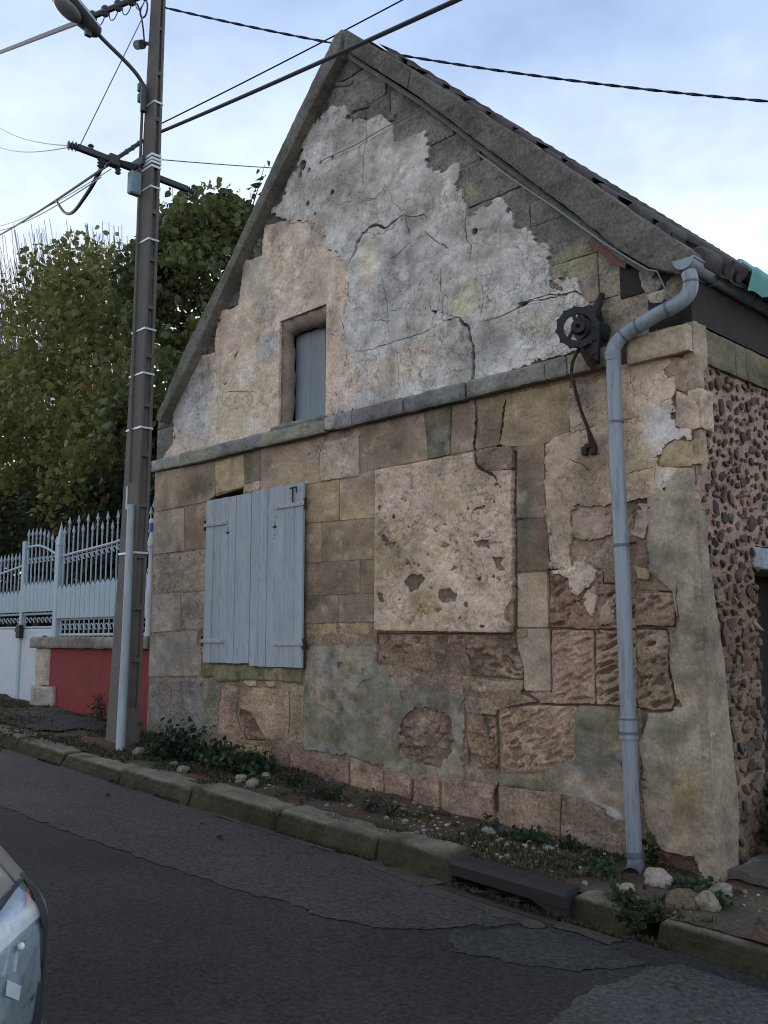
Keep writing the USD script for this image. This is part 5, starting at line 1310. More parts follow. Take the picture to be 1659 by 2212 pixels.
for (x, y, yy, r) in [(400, 560, 3.0, .95), (470, 520, 3.0, .95), (520, 490, 3.4, .55), (360, 620, 2.6, .95), (430, 650, 2.4, .95), (360, 740, 2.2, .9), (330, 860, 1.6, .8), (380, 515, 3.2, .45), (480, 455, 3.4, .32), (400, 470, 3.2, .3), (360, 470, 3.2, .28), (310, 950, 1.4, .7), (350, 560, 2.8, .8)]:
    cs.append(c_at(x, y, yy)); rs_.append(r)
crown("crown", t2, cs, rs_, 13000, .115, DKGREEN, 5, gap=.50)
tp = np.array([-8.6, 3.6, .6]); tw = [tube([tp, tp + [.1, 0, 2.0], tp + [.1, .1, 4.]], [.17, .13, .08], 10)]
for c in cs:
    tw.append(tube(spline([tp + [.1, 0, 2.2 + rt.rand()], (tp + [0, 0, 3.4] + c) / 2 + rt.normal(0, .15, 3), c], 8), np.linspace(.06, .012, 8), 6))
# tall shoots that stand above the crown
SH = []
for (x0, y0, x1, y1) in [(385, 520, 372, 395), (440, 480, 455, 415), (460, 480, 450, 420), (520, 470, 540, 415), (540, 460, 572, 355), (500, 470, 505, 430), (350, 560, 345, 430), (420, 500, 415, 440), (400, 510, 395, 420)]:
    a, b = c_at(x0, y0, 3.2), c_at(x1, y1, 3.2); tw.append(tube(spline([a, (a + b) / 2 + rt.normal(0, .06, 3), b], 8), np.linspace(.012, .004, 8), 5))
    for t in np.linspace(.25, 1, 10):
        SH.append(a + (b - a) * t + rt.normal(0, .07, 3))
obj("trunk", cat(*tw), M_BARK, t2, world=True)
SH = np.array(SH); V, F, C = leaves(SH, .14, rt, np.array([(.05, .062, .022)] * len(SH)) * rt.uniform(.6, 1.4, (len(SH), 1)), .8)
obj("shoot_leaves", (V, F), M_LEAF, t2, tint=C, world=True)
# bare brushy tree behind
t3 = thing("bare_tree", "leafless brushy tree of fine upright twigs behind the yellowing tree at left", "tree", (-17.5, 8.0, 1))
tw = []; base = np.array([-17.5, 8.0, .8])
tw.append(tube([base, base + [0, 0, 2.4]], [.2, .14], 8))
for k in range(210):
    ex, ey = rt.uniform(-40, 285), rt.uniform(470, 640)
    e = c_at(ex, ey, 8.0 + rt.normal(0, .6)); e[2] -= .25 * abs((ex - 150) / 130.) ** 2
    m0 = base + [0, 0, 2.2 + rt.rand() * .8]; mid = m0 + (e - m0) * np.array([.75, .75, .42])
    m1 = (mid + e) / 2 + rt.normal(0, .16, 3); mid = mid + rt.normal(0, .15, 3)
    tw.append(tube(spline([m0, mid, m1, e], 7), np.linspace(.026, .009, 7), 4, cap=False))
    for j in range(5):
        s = mid + (e - mid) * rt.uniform(.2, .8); q = s + np.array([rt.normal(0, .25), rt.normal(0, .25), rt.uniform(.4, 1.0)])
        tw.append(tube([s, (s + q) / 2 + rt.normal(0, .03, 3), q], [.011, .009, .005], 3, cap=False))
obj("trunk", cat(*tw), paint("twig", (.09, .075, .075), .9, .2, 20), t3, world=True)
# dark hedge behind the railing
hg = thing("hedge", "dense dark green hedge standing just behind the pale blue railing", "hedge", (-9.5, 1.6, .8))
cs = [(x, 1.5 + .5 * rt.rand(), z) for x in np.arange(-20, -6.8, .6) for z in (1.0, 1.7, 2.4, 3.1, 3.7)]
crown("foliage", hg, cs, [.66] * len(cs), 20000, .12, [(.012, .018, .008), (.03, .04, .014), (.05, .05, .015), (.10, .05, .02)], 9, gap=.3)
[obj("stem", tube([(x, 1.6, .5), (x + .1, 1.7, 2.4)], [.05, .03], 6), M_BARK, hg, world=True) for x in np.arange(-13.5, -6.8, 1.1)]

# ------------------------------------------------------------------ concrete pole with its fittings
pole = thing("utility_pole", "tall tapering concrete utility pole with recessed side panels, standing left of the house", "utility pole", (-6.0, -.54, .5))
PZ = np.array([.35, .6, 3.06, 7.85, 9.6])
PXL = np.array([-6.20, -6.185, -6.02, -5.84, -5.775]); PXR = np.array([-5.815, -5.82, -5.72, -5.655, -5.63]); PYB = np.array([-.455, -.46, -.48, -.525, -.54])
PYF = -.62


def pc(z):
    return np.interp(z, PZ, PXL), np.interp(z, PZ, PXR), np.interp(z, PZ, PYB)


def frustum(z0, z1, fx0, fx1, fy0, fy1, bev=.004):
    pts = []
    for z in (z0, z1):
        l, r, b = pc(z); x0, x1, y0, y1 = fx0(l, r), fx1(l, r), fy0(b), fy1(b)
        pts += [(x0 + bev, y0, z), (x1 - bev, y0, z), (x0 + bev, y1, z), (x1 - bev, y1, z), (x0, y0 + bev, z), (x1, y0 + bev, z), (x0, y1 - bev, z), (x1, y1 - bev, z)]
    return hull(pts)


L_, R_ = (lambda l, r: l), (lambda l, r: r)
ms = []
lev = np.r_[.35, np.arange(.9, 9.4, .52), 9.6]
fl = .032
for z0, z1 in zip(lev[:-1], lev[1:]):
    ms.append(frustum(z0, z1, L_, R_, lambda b: PYF, lambda b: PYF + fl)); ms.append(frustum(z0, z1, L_, R_, lambda b: b - fl, lambda b: b))
    ms.append(frustum(z0, z1, lambda l, r: l + .03, lambda l, r: r - .034, lambda b: PYF + fl - .001, lambda b: b - fl + .001))
    ms.append(frustum(z1 - .045, z1 - .002, lambda l, r: l + .003, lambda l, r: r - .004, lambda b: PYF + fl - .002, lambda b: b - fl + .002))
ms.append(frustum(.35, .92, lambda l, r: l - .003, lambda l, r: r + .003, lambda b: PYF - .003, lambda b: b + .003))
obj("shaft", cat(*ms), M_POLE, pole, world=True)


def band(z, h=.02, mat=M_STRAP, name="steel_band"):
    l, r, b = pc(z); e = .006
    o = Polygon([(l - e, PYF - e), (r + e, PYF - e), (r + e, b + e), (l - e, b + e)]); i = Polygon([(l - .001, PYF - .001), (r + .001, PYF - .001), (r + .001, b + .001), (l - .001, b + .001)])
    m = trimesh.creation.extrude_polygon(o.difference(i), h, engine="earcut"); m.apply_translation((0, 0, z - h / 2))
    return obj(name, m, mat, pole, world=True)


for y in (228, 405, 515, 705, 800, 917, 1755 / 1.4756 * 1.0):
    band(at_y(320, y, PYF)[2])
for y in (338, 346, 353, 362):
    band(at_y(320, y, PYF)[2], .026)
gd = [np.array([-5.765, -.665, 2.95]), np.array([-5.745, -.68, 2.2]), np.array([-5.70, -.71, 1.5]), np.array([-5.60, -.78, .75]), at_y(259, 1643, -.84)]
obj("cable_guard", tube(spline(gd, 14), np.linspace(.036, .045, 14), 12), paint("galvanised", alb(122, 127, 130), .55, .2, 6, .001, metal=.2, streak=True, dirt=alb(92, 92, 90), dirtamt=.7), pole, smooth=60, world=True)
l, r, b = pc(3.2)
obj("number_tag", bx(l + .07, PYF - .008, 2.92, l + .095, PYF - .002, 3.16), M_WHITE, pole, world=True)
l, r, b = pc(6.0)
jz = at_y(297, 411, -.6)[2]
obj("junction_box", bx(l - .02, PYF - .14, jz - .12, l + .07, PYF - .01, jz + .13, .012), paint("box_grey", alb(96, 112, 116), .5, .1, 8), pole, world=True)
# conduit on the pole's left face, clips
obj("riser_pipe", tube([(l + .03, PYF - .02, z) for z in np.linspace(3.2, 7.6, 8)], .016, 8), M_POLE, pole, world=True)
# crossarm and its insulators
AX, AZ = -5.90, 6.68
arm = obj("crossarm", cat(bx(AX - .19, -1.27, AZ - .03, AX - .13, .06, AZ + .03, .004), bx(AX - .16, -.66, AZ - .05, AX + .1, -.60, AZ + .05, .004)), M_LAMP, pole, world=True)


def insulator(p, parent, r=.05, n=3, d=(0, 0, 1)):
    p = np.asarray(p, float); d = np.asarray(d, float); d /= np.linalg.norm(d); pts, rr = [], []
    for k in range(n):
        pts += [p + d * (k * .035), p + d * (k * .035 + .012), p + d * (k * .035 + .03)]; rr += [r * .5, r, r * .55]
    return obj("insulator", tube(pts, rr, 10), M_LAMP, parent, world=True, smooth=50)


insulator((AX - .16, -1.27, AZ), arm, .055, 3, (-.4, -1, 0)); insulator((AX - .16, .06, AZ), arm, .045, 3, (0, 1, -.2))
insulator((AX - .16, -1.12, AZ + .02), arm, .035, 2); insulator((AX - .16, -1.0, AZ - .03), arm, .04, 3, (0, 0, -1)); insulator((AX - .16, -.80, AZ - .03), arm, .035, 3, (0, 0, -1))
bk = at_y(372, 0, -.9)
cb = np.array([AX - .16, -.86, AZ])
obj("crossarm_bracket", cat(tube([cb, np.array([-5.9, -.60, 6.95])], .022, 6), bx(cb[0] - .05, cb[1] - .06, cb[2] - .06, cb[0] + .05, cb[1] + .06, cb[2] + .06, .01), tube([cb + [0, 0, .02], (-5.84, -.63, 6.62)], .012, 6)), M_LAMP, pole, world=True)
for k, t in enumerate((.45, .65, .85)):
    p = cb + (np.array([-5.9, -.60, 6.95]) - cb) * t
    obj("insulator", tube([p - [0, .02, 0], p, p + [0, .02, 0]], [.02, .036, .02], 8), M_LAMP, arm, world=True)
# rack at the top of the pole
r0, r1 = np.array([-6.85, -.86, 8.72]), np.array([-5.85, -.55, 8.72])
rack = obj("top_bracket", tube([r0, r1], .035, 6), M_LAMP, pole, world=True)
for k in range(5):
    p = r0 + (r1 - r0) * (.10 + .19 * k)
    obj("insulator", tube([p + [0, 0, .06], p + [0, 0, .03], p, p - [0, 0, .03], p - [0, 0, .06]], [.03, .05, .04, .055, .03], 10), M_LAMP, rack, world=True)
    a = np.linspace(math.pi * 1.05, math.pi * 1.95, 9)
    obj("jumper_wire", tube([p + np.array([-.02 + .11 * math.cos(t), -.04, -.05 + .13 * math.sin(t)]) for t in a], .006, 5), M_WIRE, rack, world=True)
p = at_y(306, 92, -.66)
obj("floodlight_clamp", cat(tube([p + np.array([-.10, 0, .02]), p + np.array([.02, 0, -.03])], .05, 10), tube([p, np.array([-5.84, -.6, p[2] - .02])], .02, 6)), M_LAMP, pole, world=True)
for y in (190, 213, 378):
    q = at_y(306 if y < 300 else 300, y, -.64)
    obj("pipe_clip", bx(q[0] - .03, -.68, q[2] - .05, q[0] + .03, -.60, q[2] + .05, .008), M_LAMP, pole, world=True)

# ------------------------------------------------------------------ street lamp on its arm
lp = [at_x(x, y, -5.80) for x, y in ((311, 200), (310, 188), (303, 172), (285, 148), (250, 112), (214, 76))]
lamp = thing("street_lamp", "grey cobra-head street lamp on a curved arm reaching left from the pole", "street lamp", lp[0])
obj("lamp_arm", tube(spline(lp, 24), .021, 10), M_LAMP, lamp, smooth=60, world=True)
obj("arm_socket", tube([lp[0] - np.array([0, 0, .22]), lp[0] + np.array([0, 0, .06])], .034, 10), M_LAMP, lamp, smooth=60, world=True)
h0, h1 = at_x(214, 76, -5.80), at_x(110, -25, -5.80)
dv = (h1 - h0); Ln = np.linalg.norm(dv); dv /= Ln; sv = np.array([1.0, 0, 0]); uv = np.cross(sv, dv)
if uv[2] < 0:
    uv = -uv
rings = []
for t, w, h_, dn_ in ((0, .045, .04, .03), (.05, .085, .07, .05), (.22, .10, .09, .06), (.32, .12, .10, .05), (.6, .15, .11, .05), (.85, .12, .09, .045), (1.0, .05, .04, .03)):
    for a in np.arange(14) / 14 * 2 * np.pi:
        rings.append(h0 + dv * Ln * t * 1.0 + sv * w * math.cos(a) + uv * (h_ * math.sin(a) if math.sin(a) > 0 else dn_ * math.sin(a)))
hd_ = np.array(rings); f = []
for i in range(6):
    for j in range(14):
        a0, a1 = i * 14 + j, i * 14 + (j + 1) % 14; f += [(a0, a1, a1 + 14), (a0, a1 + 14, a0 + 14)]
hd_ = np.vstack([hd_, h0, h1]); f += [(98, (j + 1) % 14, j) for j in range(14)] + [(99, 84 + j, 84 + (j + 1) % 14) for j in range(14)]
obj("lamp_head", (hd_, np.array(f)), M_LAMP, lamp, smooth=50, world=True)
gm = trimesh.creation.icosphere(2, 1.0); gv = gm.vertices * [1, 1, 1]
c = h0 + dv * Ln * .62 - uv * .05
gv = c + gv[:, :1] * sv * .115 + gv[:, 1:2] * dv * Ln * .27 + gv[:, 2:3] * uv * .05
obj("lamp_glass", (gv, gm.faces), paint("lamp_glass", (.16, .17, .18), .2, .05, 5, spec=.6), lamp, smooth=True, world=True)
obj("head_rim", tube([h0 + dv * Ln * t + sv * w + uv * .01 for t, w in ((.05, .088), (.32, .124), (.6, .154), (.85, .122))], .012, 6), paint("lamp_rim", alb(150, 160, 168), .4, .1, 8), lamp, world=True)
obj("rear_latch", bx(*(h0 + dv * .10 - uv * .10 - .02), *(h0 + dv * .10 - uv * .04 + .02)), M_LAMP, lamp, world=True)

# ------------------------------------------------------------------ overhead wires


def wire(label, a, b, r, sag=.12, mat=M_WIRE, n=30, name="overhead_wire", twist=False):
    a, b = np.asarray(a, float), np.asarray(b, float); t = np.linspace(0, 1, n); P = a + (b - a) * t[:, None]; P[:, 2] -= sag * 4 * t * (1 - t)
    if twist:
        L = np.linalg.norm(b - a); m = int(L / .05); t = np.linspace(0, 1, m); P = a + (b - a) * t[:, None]; P[:, 2] -= sag * 4 * t * (1 - t)
        d = (b - a) / L; u = np.cross(d, [0, 0, 1.0]); u /= np.linalg.norm(u); w = np.cross(d, u); ph = t * L / .38 * 2 * np.pi
        m_ = cat(*[tube(P + r * .62 * (np.cos(ph + o)[:, None] * u + np.sin(ph + o)[:, None] * w), r * .72, 5) for o in (0, math.pi)])
    else:
        m_ = tube(P, r, 6)
    return tag(obj(name, m_, mat, None, smooth=60), label, "wire")


def far(x0, y0, p, yy):
    """end of a wire that leaves the frame: the point on the pixel's line of sight that lies on the plane y = yy, carried on a bit beyond"""
    q = at_y(x0, y0, yy); return q + (q - np.asarray(p)) * .25


P1 = at_y(349, 284, -.6)
wire("thick black overhead cable passing in front of the roof peak, pole to upper right", P1, far(985, -3, P1, -1.15), .017, .02)
P2 = at_y(350, 266, -.5)
wire("thin overhead wire running up right from the pole, passing behind the roof peak", P2, far(868, -2, P2, .5), .0075, .02)
P3 = at_y(358, 17, -.56)
q3 = at_y(1659, 203, 2.6)
wire("twisted overhead cable crossing the sky behind the roof to the right edge", P3, q3 + (q3 - P3) * .15, .011, .16, twist=True)
P4 = np.array([-6.2, -.66, 8.75])
q = at_x(0, 113, -12.5)
wire("thick dark overhead cable running from the pole top to the upper left corner", r0 - [0, 0, .0], q + (q - r0) * .4, .03, .0)
A0 = np.array([AX - .16, -1.30, AZ])
for k, (y0, a, lab, rad) in enumerate([(266, A0, "thin grey wire leaving the crossarm tip to the left edge, upper of two", .006), (308, A0, "thin grey wire leaving the crossarm tip level to the left edge, lower of two", .006),
                                       (488, cb + [-.06, -.1, -.2], "pale wire slanting down left from the crossarm, above the thick one", .007), (478, cb + [0, -.02, -.1], "faint wire slanting down left, topmost of the bundle below the crossarm", .005)]):
    q = at_x(0, y0, -17.0); wire(lab, a, q + (q - a) * .3, rad, .15, M_WIRE2)
q = at_x(0, 504, -17.0); dj = at_x(180, 385, -8.6) if False else None
a5 = cb + np.array([-.03, -.05, -.06]); wire("thick black cable slanting down left from below the crossarm", a5, q + (q - a5) * .3, .016, .05)
q = at_y(800, 372, 3.0); b6 = at_y(350, 345, -.45)
wire("thin wire running right from the pole towards the gable, behind it", b6, q, .006, .02, M_WIRE2)
st0, st1 = at_y(306, 42, -.75), A0 + np.array([0, .06, .03])
wire("thin stay wire hanging from the pole top to the crossarm tip", st0, st1, .006, .0, M_WIRE2)
_q = at_x(0, 504, -17.0); _e = _q + (_q - a5) * .3; _t = np.linspace(0, 1, 600); _P = a5 + (_e - a5) * _t[:, None]; _P[:, 2] -= .05 * 4 * _t * (1 - _t)
_d = _P - CAM; _x = PW / 2 + FPX * (_d @ RGT) / (_d @ FWD); jn = _P[int(np.argmin(np.abs(_x - 121)))]
_px = [(225, 352), (203, 394), (180, 430), (160, 456), (143, 461), (130, 447)]
_s0, _s1 = np.linalg.norm(cb - CAM), np.linalg.norm(jn - CAM)
dl = [cb] + [CAM + ray(*q) / np.linalg.norm(ray(*q)) * (_s0 + (_s1 - _s0) * (k + 1) / 7) for k, q in enumerate(_px)] + [jn]
tag(obj("cable_loop", tube(spline(dl, 30), np.linspace(.030, .015, 30), 8), M_WIRE, None, smooth=60), "thick black cable drooping in a loop below the crossarm", "cable")
lp2 = [at_y(x, y, -.7) for x, y in ((296, 8), (302, 24), (307, 46), (310, 70), (312, 92))]
tag(obj("cable_loop", tube(spline(lp2, 20), .010, 6), M_WIRE, None), "short black lead hanging beside the top of the concrete pole", "cable")
lp3 = [at_y(x, y, -.72) for x, y in ((316, 4), (318, 20), (314, 34), (308, 38), (303, 30), (306, 14))]
tag(obj("cable_loop", tube(spline(lp3, 20), .010, 6), M_WIRE, None), "tight black cable coil at the very top of the pole", "cable")

# ------------------------------------------------------------------ ground, road, kerb
gx = np.concatenate([np.linspace(-160, -22, 12), np.linspace(-20, 12, 60), np.linspace(14, 160, 12)]); gyv = np.concatenate([np.linspace(-160, -12, 10), np.linspace(-10, 9, 40), np.linspace(12, 160, 10)])
GX_, GY_ = np.meshgrid(gx, gyv, indexing="ij"); V = np.stack([GX_, GY_, gz(GX_) - .012], -1).reshape(-1, 3); ix = np.arange(len(V)).reshape(GX_.shape)
F = np.vstack([np.stack([ix[:-1, :-1].ravel(), ix[1:, :-1].ravel(), ix[1:, 1:].ravel()], 1), np.stack([ix[:-1, :-1].ravel(), ix[1:, 1:].ravel(), ix[:-1, 1:].ravel()], 1)])
tag(obj("ground", (V, F), M_GROUND, None, smooth=True, tint=alb(72, 66, 52, k=1.2)), kind="structure")
KR = 1.25     # upward surfaces catch about twice the light of the wall


def sheet_xy(poly, res, zf, colf):
    v, f = grid_mesh(poly, res); x, y = v[:, 0], v[:, 1]
    return (np.stack([x, y, zf(x, y)], 1), f), colf(x, y)


def road_z(x, y):
    return gz(x) + .010 * (meshkit.fbm(np.stack([x * .7, y * .7, x * 0], -1), 3, 3) - .5) + .003 * (meshkit.fbm(np.stack([x * 9, y * 9, x * 0], -1), 3, 4) - .5)


def mott(x, y, c, a, s=1.2, seed=0):
    return np.array(c)[None] * (1 + a * 2 * (meshkit.fbm(np.stack([x * s, y * s, x * 0 + seed], -1), 4, seed) - .5))[:, None]


(mr, cr_) = sheet_xy(sbox(-19, -9.5, 8.5, -1.08), .10, road_z, lambda x, y: mott(x, y, alb(52, 50, 48, k=KR), .3, .9, 2))
tag(obj("road", mr, M_ROAD, None, smooth=True, tint=cr_), kind="structure")
edge = ragged(Polygon([(-19, -1.25), (-19, -2.62), (-4.6, -2.42), (-2.9, -2.33), (-1.76, -2.24), (-.75, -2.08), (-.55, -1.80), (-.30, -1.36), (-.35, -1.30)]), .05, .02, 6, 5)
(mr, cr_) = sheet_xy(edge, .06, lambda x, y: road_z(x, y) + .004, lambda x, y: mott(x, y, alb(70, 67, 66, k=KR), .2, 1.1, 7))
tag(obj("road_edge_strip", mr, M_ROAD, None, smooth=True, tint=cr_), kind="structure")
p_ = [at_z(x, y, .12)[:2] for x, y in ((1165, 2230), (1240, 2155), (1320, 2125), (1450, 2078), (1500, 2068), (1659, 2112))]
pat = ragged(Polygon([tuple(q) for q in p_] + [(7.5, -1.28), (7.5, -4.5), (1.2, -4.5)]), .04, .02, 6, 8).intersection(sbox(-5, -9, 8, -1.30))
(mr, cr_) = sheet_xy(pat, .06, lambda x, y: road_z(x, y) + .004, lambda x, y: mott(x, y, alb(76, 74, 71, k=KR), .2, 1.4, 11))
tag(obj("road_patch", mr, M_ROAD, None, smooth=True, tint=cr_), kind="structure")
mid = ragged(Polygon([(-.50, -1.80), (-.25, -1.40), (.35, -1.42), (.20, -1.75), (-.3, -2.02)]), .05, .02, 6, 9)
(mr, cr_) = sheet_xy(mid, .05, lambda x, y: road_z(x, y) + .0035, lambda x, y: mott(x, y, alb(62, 61, 59, k=KR), .2, 1.4, 12))
tag(obj("road_patch", mr, M_ROAD, None, smooth=True, tint=cr_), kind="structure")


def verge_z(x, y):
    t = np.clip((y + 1.0) / 1.0, 0, 1); up = .130 + (-.077 + .017 * np.clip(-x, -1, 6.5)) * t
    n = meshkit.fbm(np.stack([x * 2.3, y * 2.3, x * 0], -1), 4, 6) - .5; n2 = meshkit.fbm(np.stack([x * 11, y * 11, x * 0], -1), 3, 7) - .5
    heap = .07 * np.exp(-(((x - .28) / .25) ** 2 + ((y + .38) / .2) ** 2)) + .07 * np.exp(-(((x + 7.6) / 1.0) ** 2 + ((y + .45) / .4) ** 2))
    dip = -.06 * np.exp(-(((x - .18) / .12) ** 2 + ((y + 1.05) / .15) ** 2))
    dip = dip - .05 * np.exp(-(((x + .50) / .28) ** 2 + ((y + .26) / .18) ** 2))
    return gz(x) + up + .07 * n * np.clip((y + 1.08) * 6, 0, 1) + .022 * n2 + heap + dip


def verge_col(x, y):
    n = meshkit.fbm(np.stack([x * 1.5, y * 1.5, x * 0], -1), 4, 16); c = mott(x, y, alb(90, 78, 63, k=KR), .4, 3, 3)
    g = np.clip((n - .42) * 5, 0, 1)[:, None]; c = c * (1 - g) + mott(x, y, alb(62, 60, 42, k=KR), .4, 4, 5) * g
    r = np.clip((meshkit.fbm(np.stack([x * 2.2, y * 2.2, x * 0], -1), 3, 26) - .56) * 8, 0, 1)[:, None]
    return c * (1 - r) + np.array(alb(98, 70, 57, k=KR)) * r


(mr, cv_) = sheet_xy(sbox(-16, -1.09, 8, .75).difference(sbox(XL + .1, .04, -.02, 3)), .04, verge_z, verge_col)
tag(obj("verge", mr, M_GROUND, None, smooth=True, tint=cv_), kind="structure")
# kerb of separate stones
kerb = UsdGeom.Xform.Define(stage, path_of("kerb")); tag(kerb, kind="structure")
rk = np.random.RandomState(31)
DX0, DX1 = -1.02, -.22


def kerb_stone(x0, x1, y0, y1, h, seed, col, parent, worn=.012):
    worn *= 2.0
    """y0 = road face"""
    n, m = max(int((x1 - x0) / .025), 4), 12
    prof = [(y1, -.1), (y1, h), (y0 + .12, h), (y0 + .062, h - .002), (y0 + .044, h - .012), (y0 + .036, h - .03), (y0 + .028, h - .055), (y0 + .018, h * .5), (y0 + .008, h * .25), (y0, 0), (y0 - .002, -.04), (y0 - .002, -.1)]
    xs = np.linspace(x0, x1, n); V = []
    for x in xs:
        for y, z in prof:
            V.append((x, y, gz(x) + z))
    V = np.array(V); d = (meshkit.fbm(V * 7 + seed, 4, seed) - .5) * 2 * worn; V[:, 1] += d; V[:, 2] += (meshkit.fbm(V * 5 + seed + 9, 4, seed) - .5) * 1.6 * worn
    e = np.minimum((V[:, 0] - x0), (x1 - V[:, 0])); V[:, 2] -= .018 * np.clip(1 - e / .03, 0, 1)
    ix = np.arange(n * m).reshape(n, m)
    F = np.vstack([np.stack([ix[:-1, :-1].ravel(), ix[:-1, 1:].ravel(), ix[1:, 1:].ravel()], 1), np.stack([ix[:-1, :-1].ravel(), ix[1:, 1:].ravel(), ix[1:, :-1].ravel()], 1)])
    F = np.vstack([F, [(ix[0, 0], ix[0, k + 1], ix[0, k]) for k in range(1, m - 1)], [(ix[-1, 0], ix[-1, k], ix[-1, k + 1]) for k in range(1, m - 1)]])
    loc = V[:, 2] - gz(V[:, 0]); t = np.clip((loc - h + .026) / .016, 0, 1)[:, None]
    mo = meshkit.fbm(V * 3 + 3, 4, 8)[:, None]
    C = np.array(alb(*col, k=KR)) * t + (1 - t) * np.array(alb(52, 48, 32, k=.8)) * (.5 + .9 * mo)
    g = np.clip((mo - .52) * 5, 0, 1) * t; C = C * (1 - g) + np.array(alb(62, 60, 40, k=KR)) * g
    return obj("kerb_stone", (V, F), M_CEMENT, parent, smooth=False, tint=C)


xk = -15.0
while xk < DX0 - .02:
    L = min(1.0 + .06 * rk.rand(), DX0 - xk)
    if DX0 - (xk + L) < .3:
        L = DX0 - xk
    yo = -1.205 - .09 * np.clip((-xk - 1) / 5, 0, 1) + .010 * rk.randn()
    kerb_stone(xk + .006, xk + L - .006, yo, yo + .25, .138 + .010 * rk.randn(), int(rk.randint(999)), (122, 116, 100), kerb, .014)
    xk += L
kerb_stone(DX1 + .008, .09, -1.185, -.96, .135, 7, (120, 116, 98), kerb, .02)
xk = .26
while xk < 6:
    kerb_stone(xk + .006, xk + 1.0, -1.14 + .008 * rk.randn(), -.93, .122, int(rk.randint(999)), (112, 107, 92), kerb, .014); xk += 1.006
# drain inlet set in the kerb
dr = thing("storm_drain", "dark iron kerb inlet of the street drain, with rust and leaves in its mouth", "drain", (DX0, -1.1, gz(DX0)))
zc_ = lambda x: gz(x)
DI = paint("drain_iron", (.016, .012, .012), .75, .35, 12, .004, dirt=(.040, .023, .019))
obj("iron_hood", hull([(x, y, gz(x) + z) for x in (DX0 + .002, DX1 - .002) for y, z in ((-1.212, .060), (-1.214, .120), (-1.19, .146), (-1.07, .150), (-1.07, .060))]), DI, dr, world=True)
obj("throat", cat(hull([(x, y, gz(x) + z) for x in (DX0, DX1) for y, z in ((-.93, -.2), (-.93, .07), (-.95, -.2), (-.95, .07))]), *[hull([(x, y, gz(x) + z) for x in (a, a + .02) for y, z in ((-1.17, -.1), (-.95, -.1), (-1.17, .07), (-.95, .07))]) for a in (DX0 - .01, DX1 - .01)]), M_BLACK, dr, world=True)
obj("side_cheek", hull([(x, y, gz(x) + z) for x, zz_ in ((DX1 - .24, .058), (DX1 - .002, .058)) for y, z in ((-1.205, zz_ if x < DX1 - .1 else -.02), (-1.17, zz_ if x < DX1 - .1 else -.02), (-1.205, .06), (-1.17, .06))]), DI, dr, world=True)
obj("sump_floor", hull([(x, y, gz(x) + z) for x in (DX0, DX1) for y, z in ((-1.33, .010), (-1.22, -.01), (-.95, -.05), (-1.33, -.1), (-.95, -.1))]), paint("rusty_silt", alb(70, 52, 44, k=KR), .9, .4, 14, .01, dirt=(.05, .022, .014)), dr, world=True)
# concrete channel along the kerb foot near the drain
ch = UsdGeom.Xform.Define(stage, path_of("gutter_channel")); tag(ch, kind="structure")
for k, (a, b, y0, y1) in enumerate([(-1.85, -1.06, -1.33, -1.205), (-1.04, -.24, -1.44, -1.33), (-.20, .12, -1.34, -1.18), (-3.4, -1.96, -1.31, -1.22), (.9, 2.2, -1.25, -1.14)]):
    pgc = ragged(Polygon([(a, y0 - (.0 if k else -.04)), (b, y0 - (.06 if k == 0 else 0)), (b, y1), (a, y1)]), .035, .04, 7, 40 + k)
    (mr, cc) = sheet_xy(pgc, .035, lambda x, y: road_z(x, y) + .006, lambda x, y: mott(x, y, alb(74, 71, 62, k=KR), .3, 5, 5))
    obj("channel_slab", mr, M_CEMENT, ch, smooth=True, tint=cc)
# sloping dark asphalt crossing in front of the gate and red wall
(mr, cc) = sheet_xy(ragged(Polygon([(-9.1, -.55), (-7.4, -.15), (-6.9, -.2), (-6.6, -.45), (-7.0, -.95), (-8.8, -1.05)]), .05, .05, 5, 9), .05, lambda x, y: verge_z(x, y) + .02, lambda x, y: mott(x, y, alb(56, 54, 54, k=KR), .25, 1.4, 14))
tag(obj("asphalt_crossing", mr, M_ROAD, None, smooth=True, tint=cc), kind="structure")

# ------------------------------------------------------------------ rubble, pebbles, litter
rg = np.random.RandomState(77)
ico1, ico2 = trimesh.creation.icosphere(1), trimesh.creation.icosphere(2)


def rock(c, r, seed, sq=.7, base=ico2):
    v = base.vertices * (1 + .9 * (meshkit.fbm(base.vertices * 1.3 + seed * 2.7, 3, seed) - .5))[:, None]
    v = v * np.array([1, .8, sq]) * r; a = seed * 1.7; c_, s_ = math.cos(a), math.sin(a)
    return np.stack([v[:, 0] * c_ - v[:, 1] * s_, v[:, 0] * s_ + v[:, 1] * c_, v[:, 2]], 1) + c


def ground_at(x, y):
    """the verge point seen at a pixel"""
    v = ray(x, y); v = v / np.linalg.norm(v); t = np.linspace(4, 16, 1600); p = CAM + v * t[:, None]
    k = np.nonzero(p[:, 2] < verge_z(p[:, 0], p[:, 1]))[0]
    if len(k):
        return p[k[0]]
    return CAM + v * 8


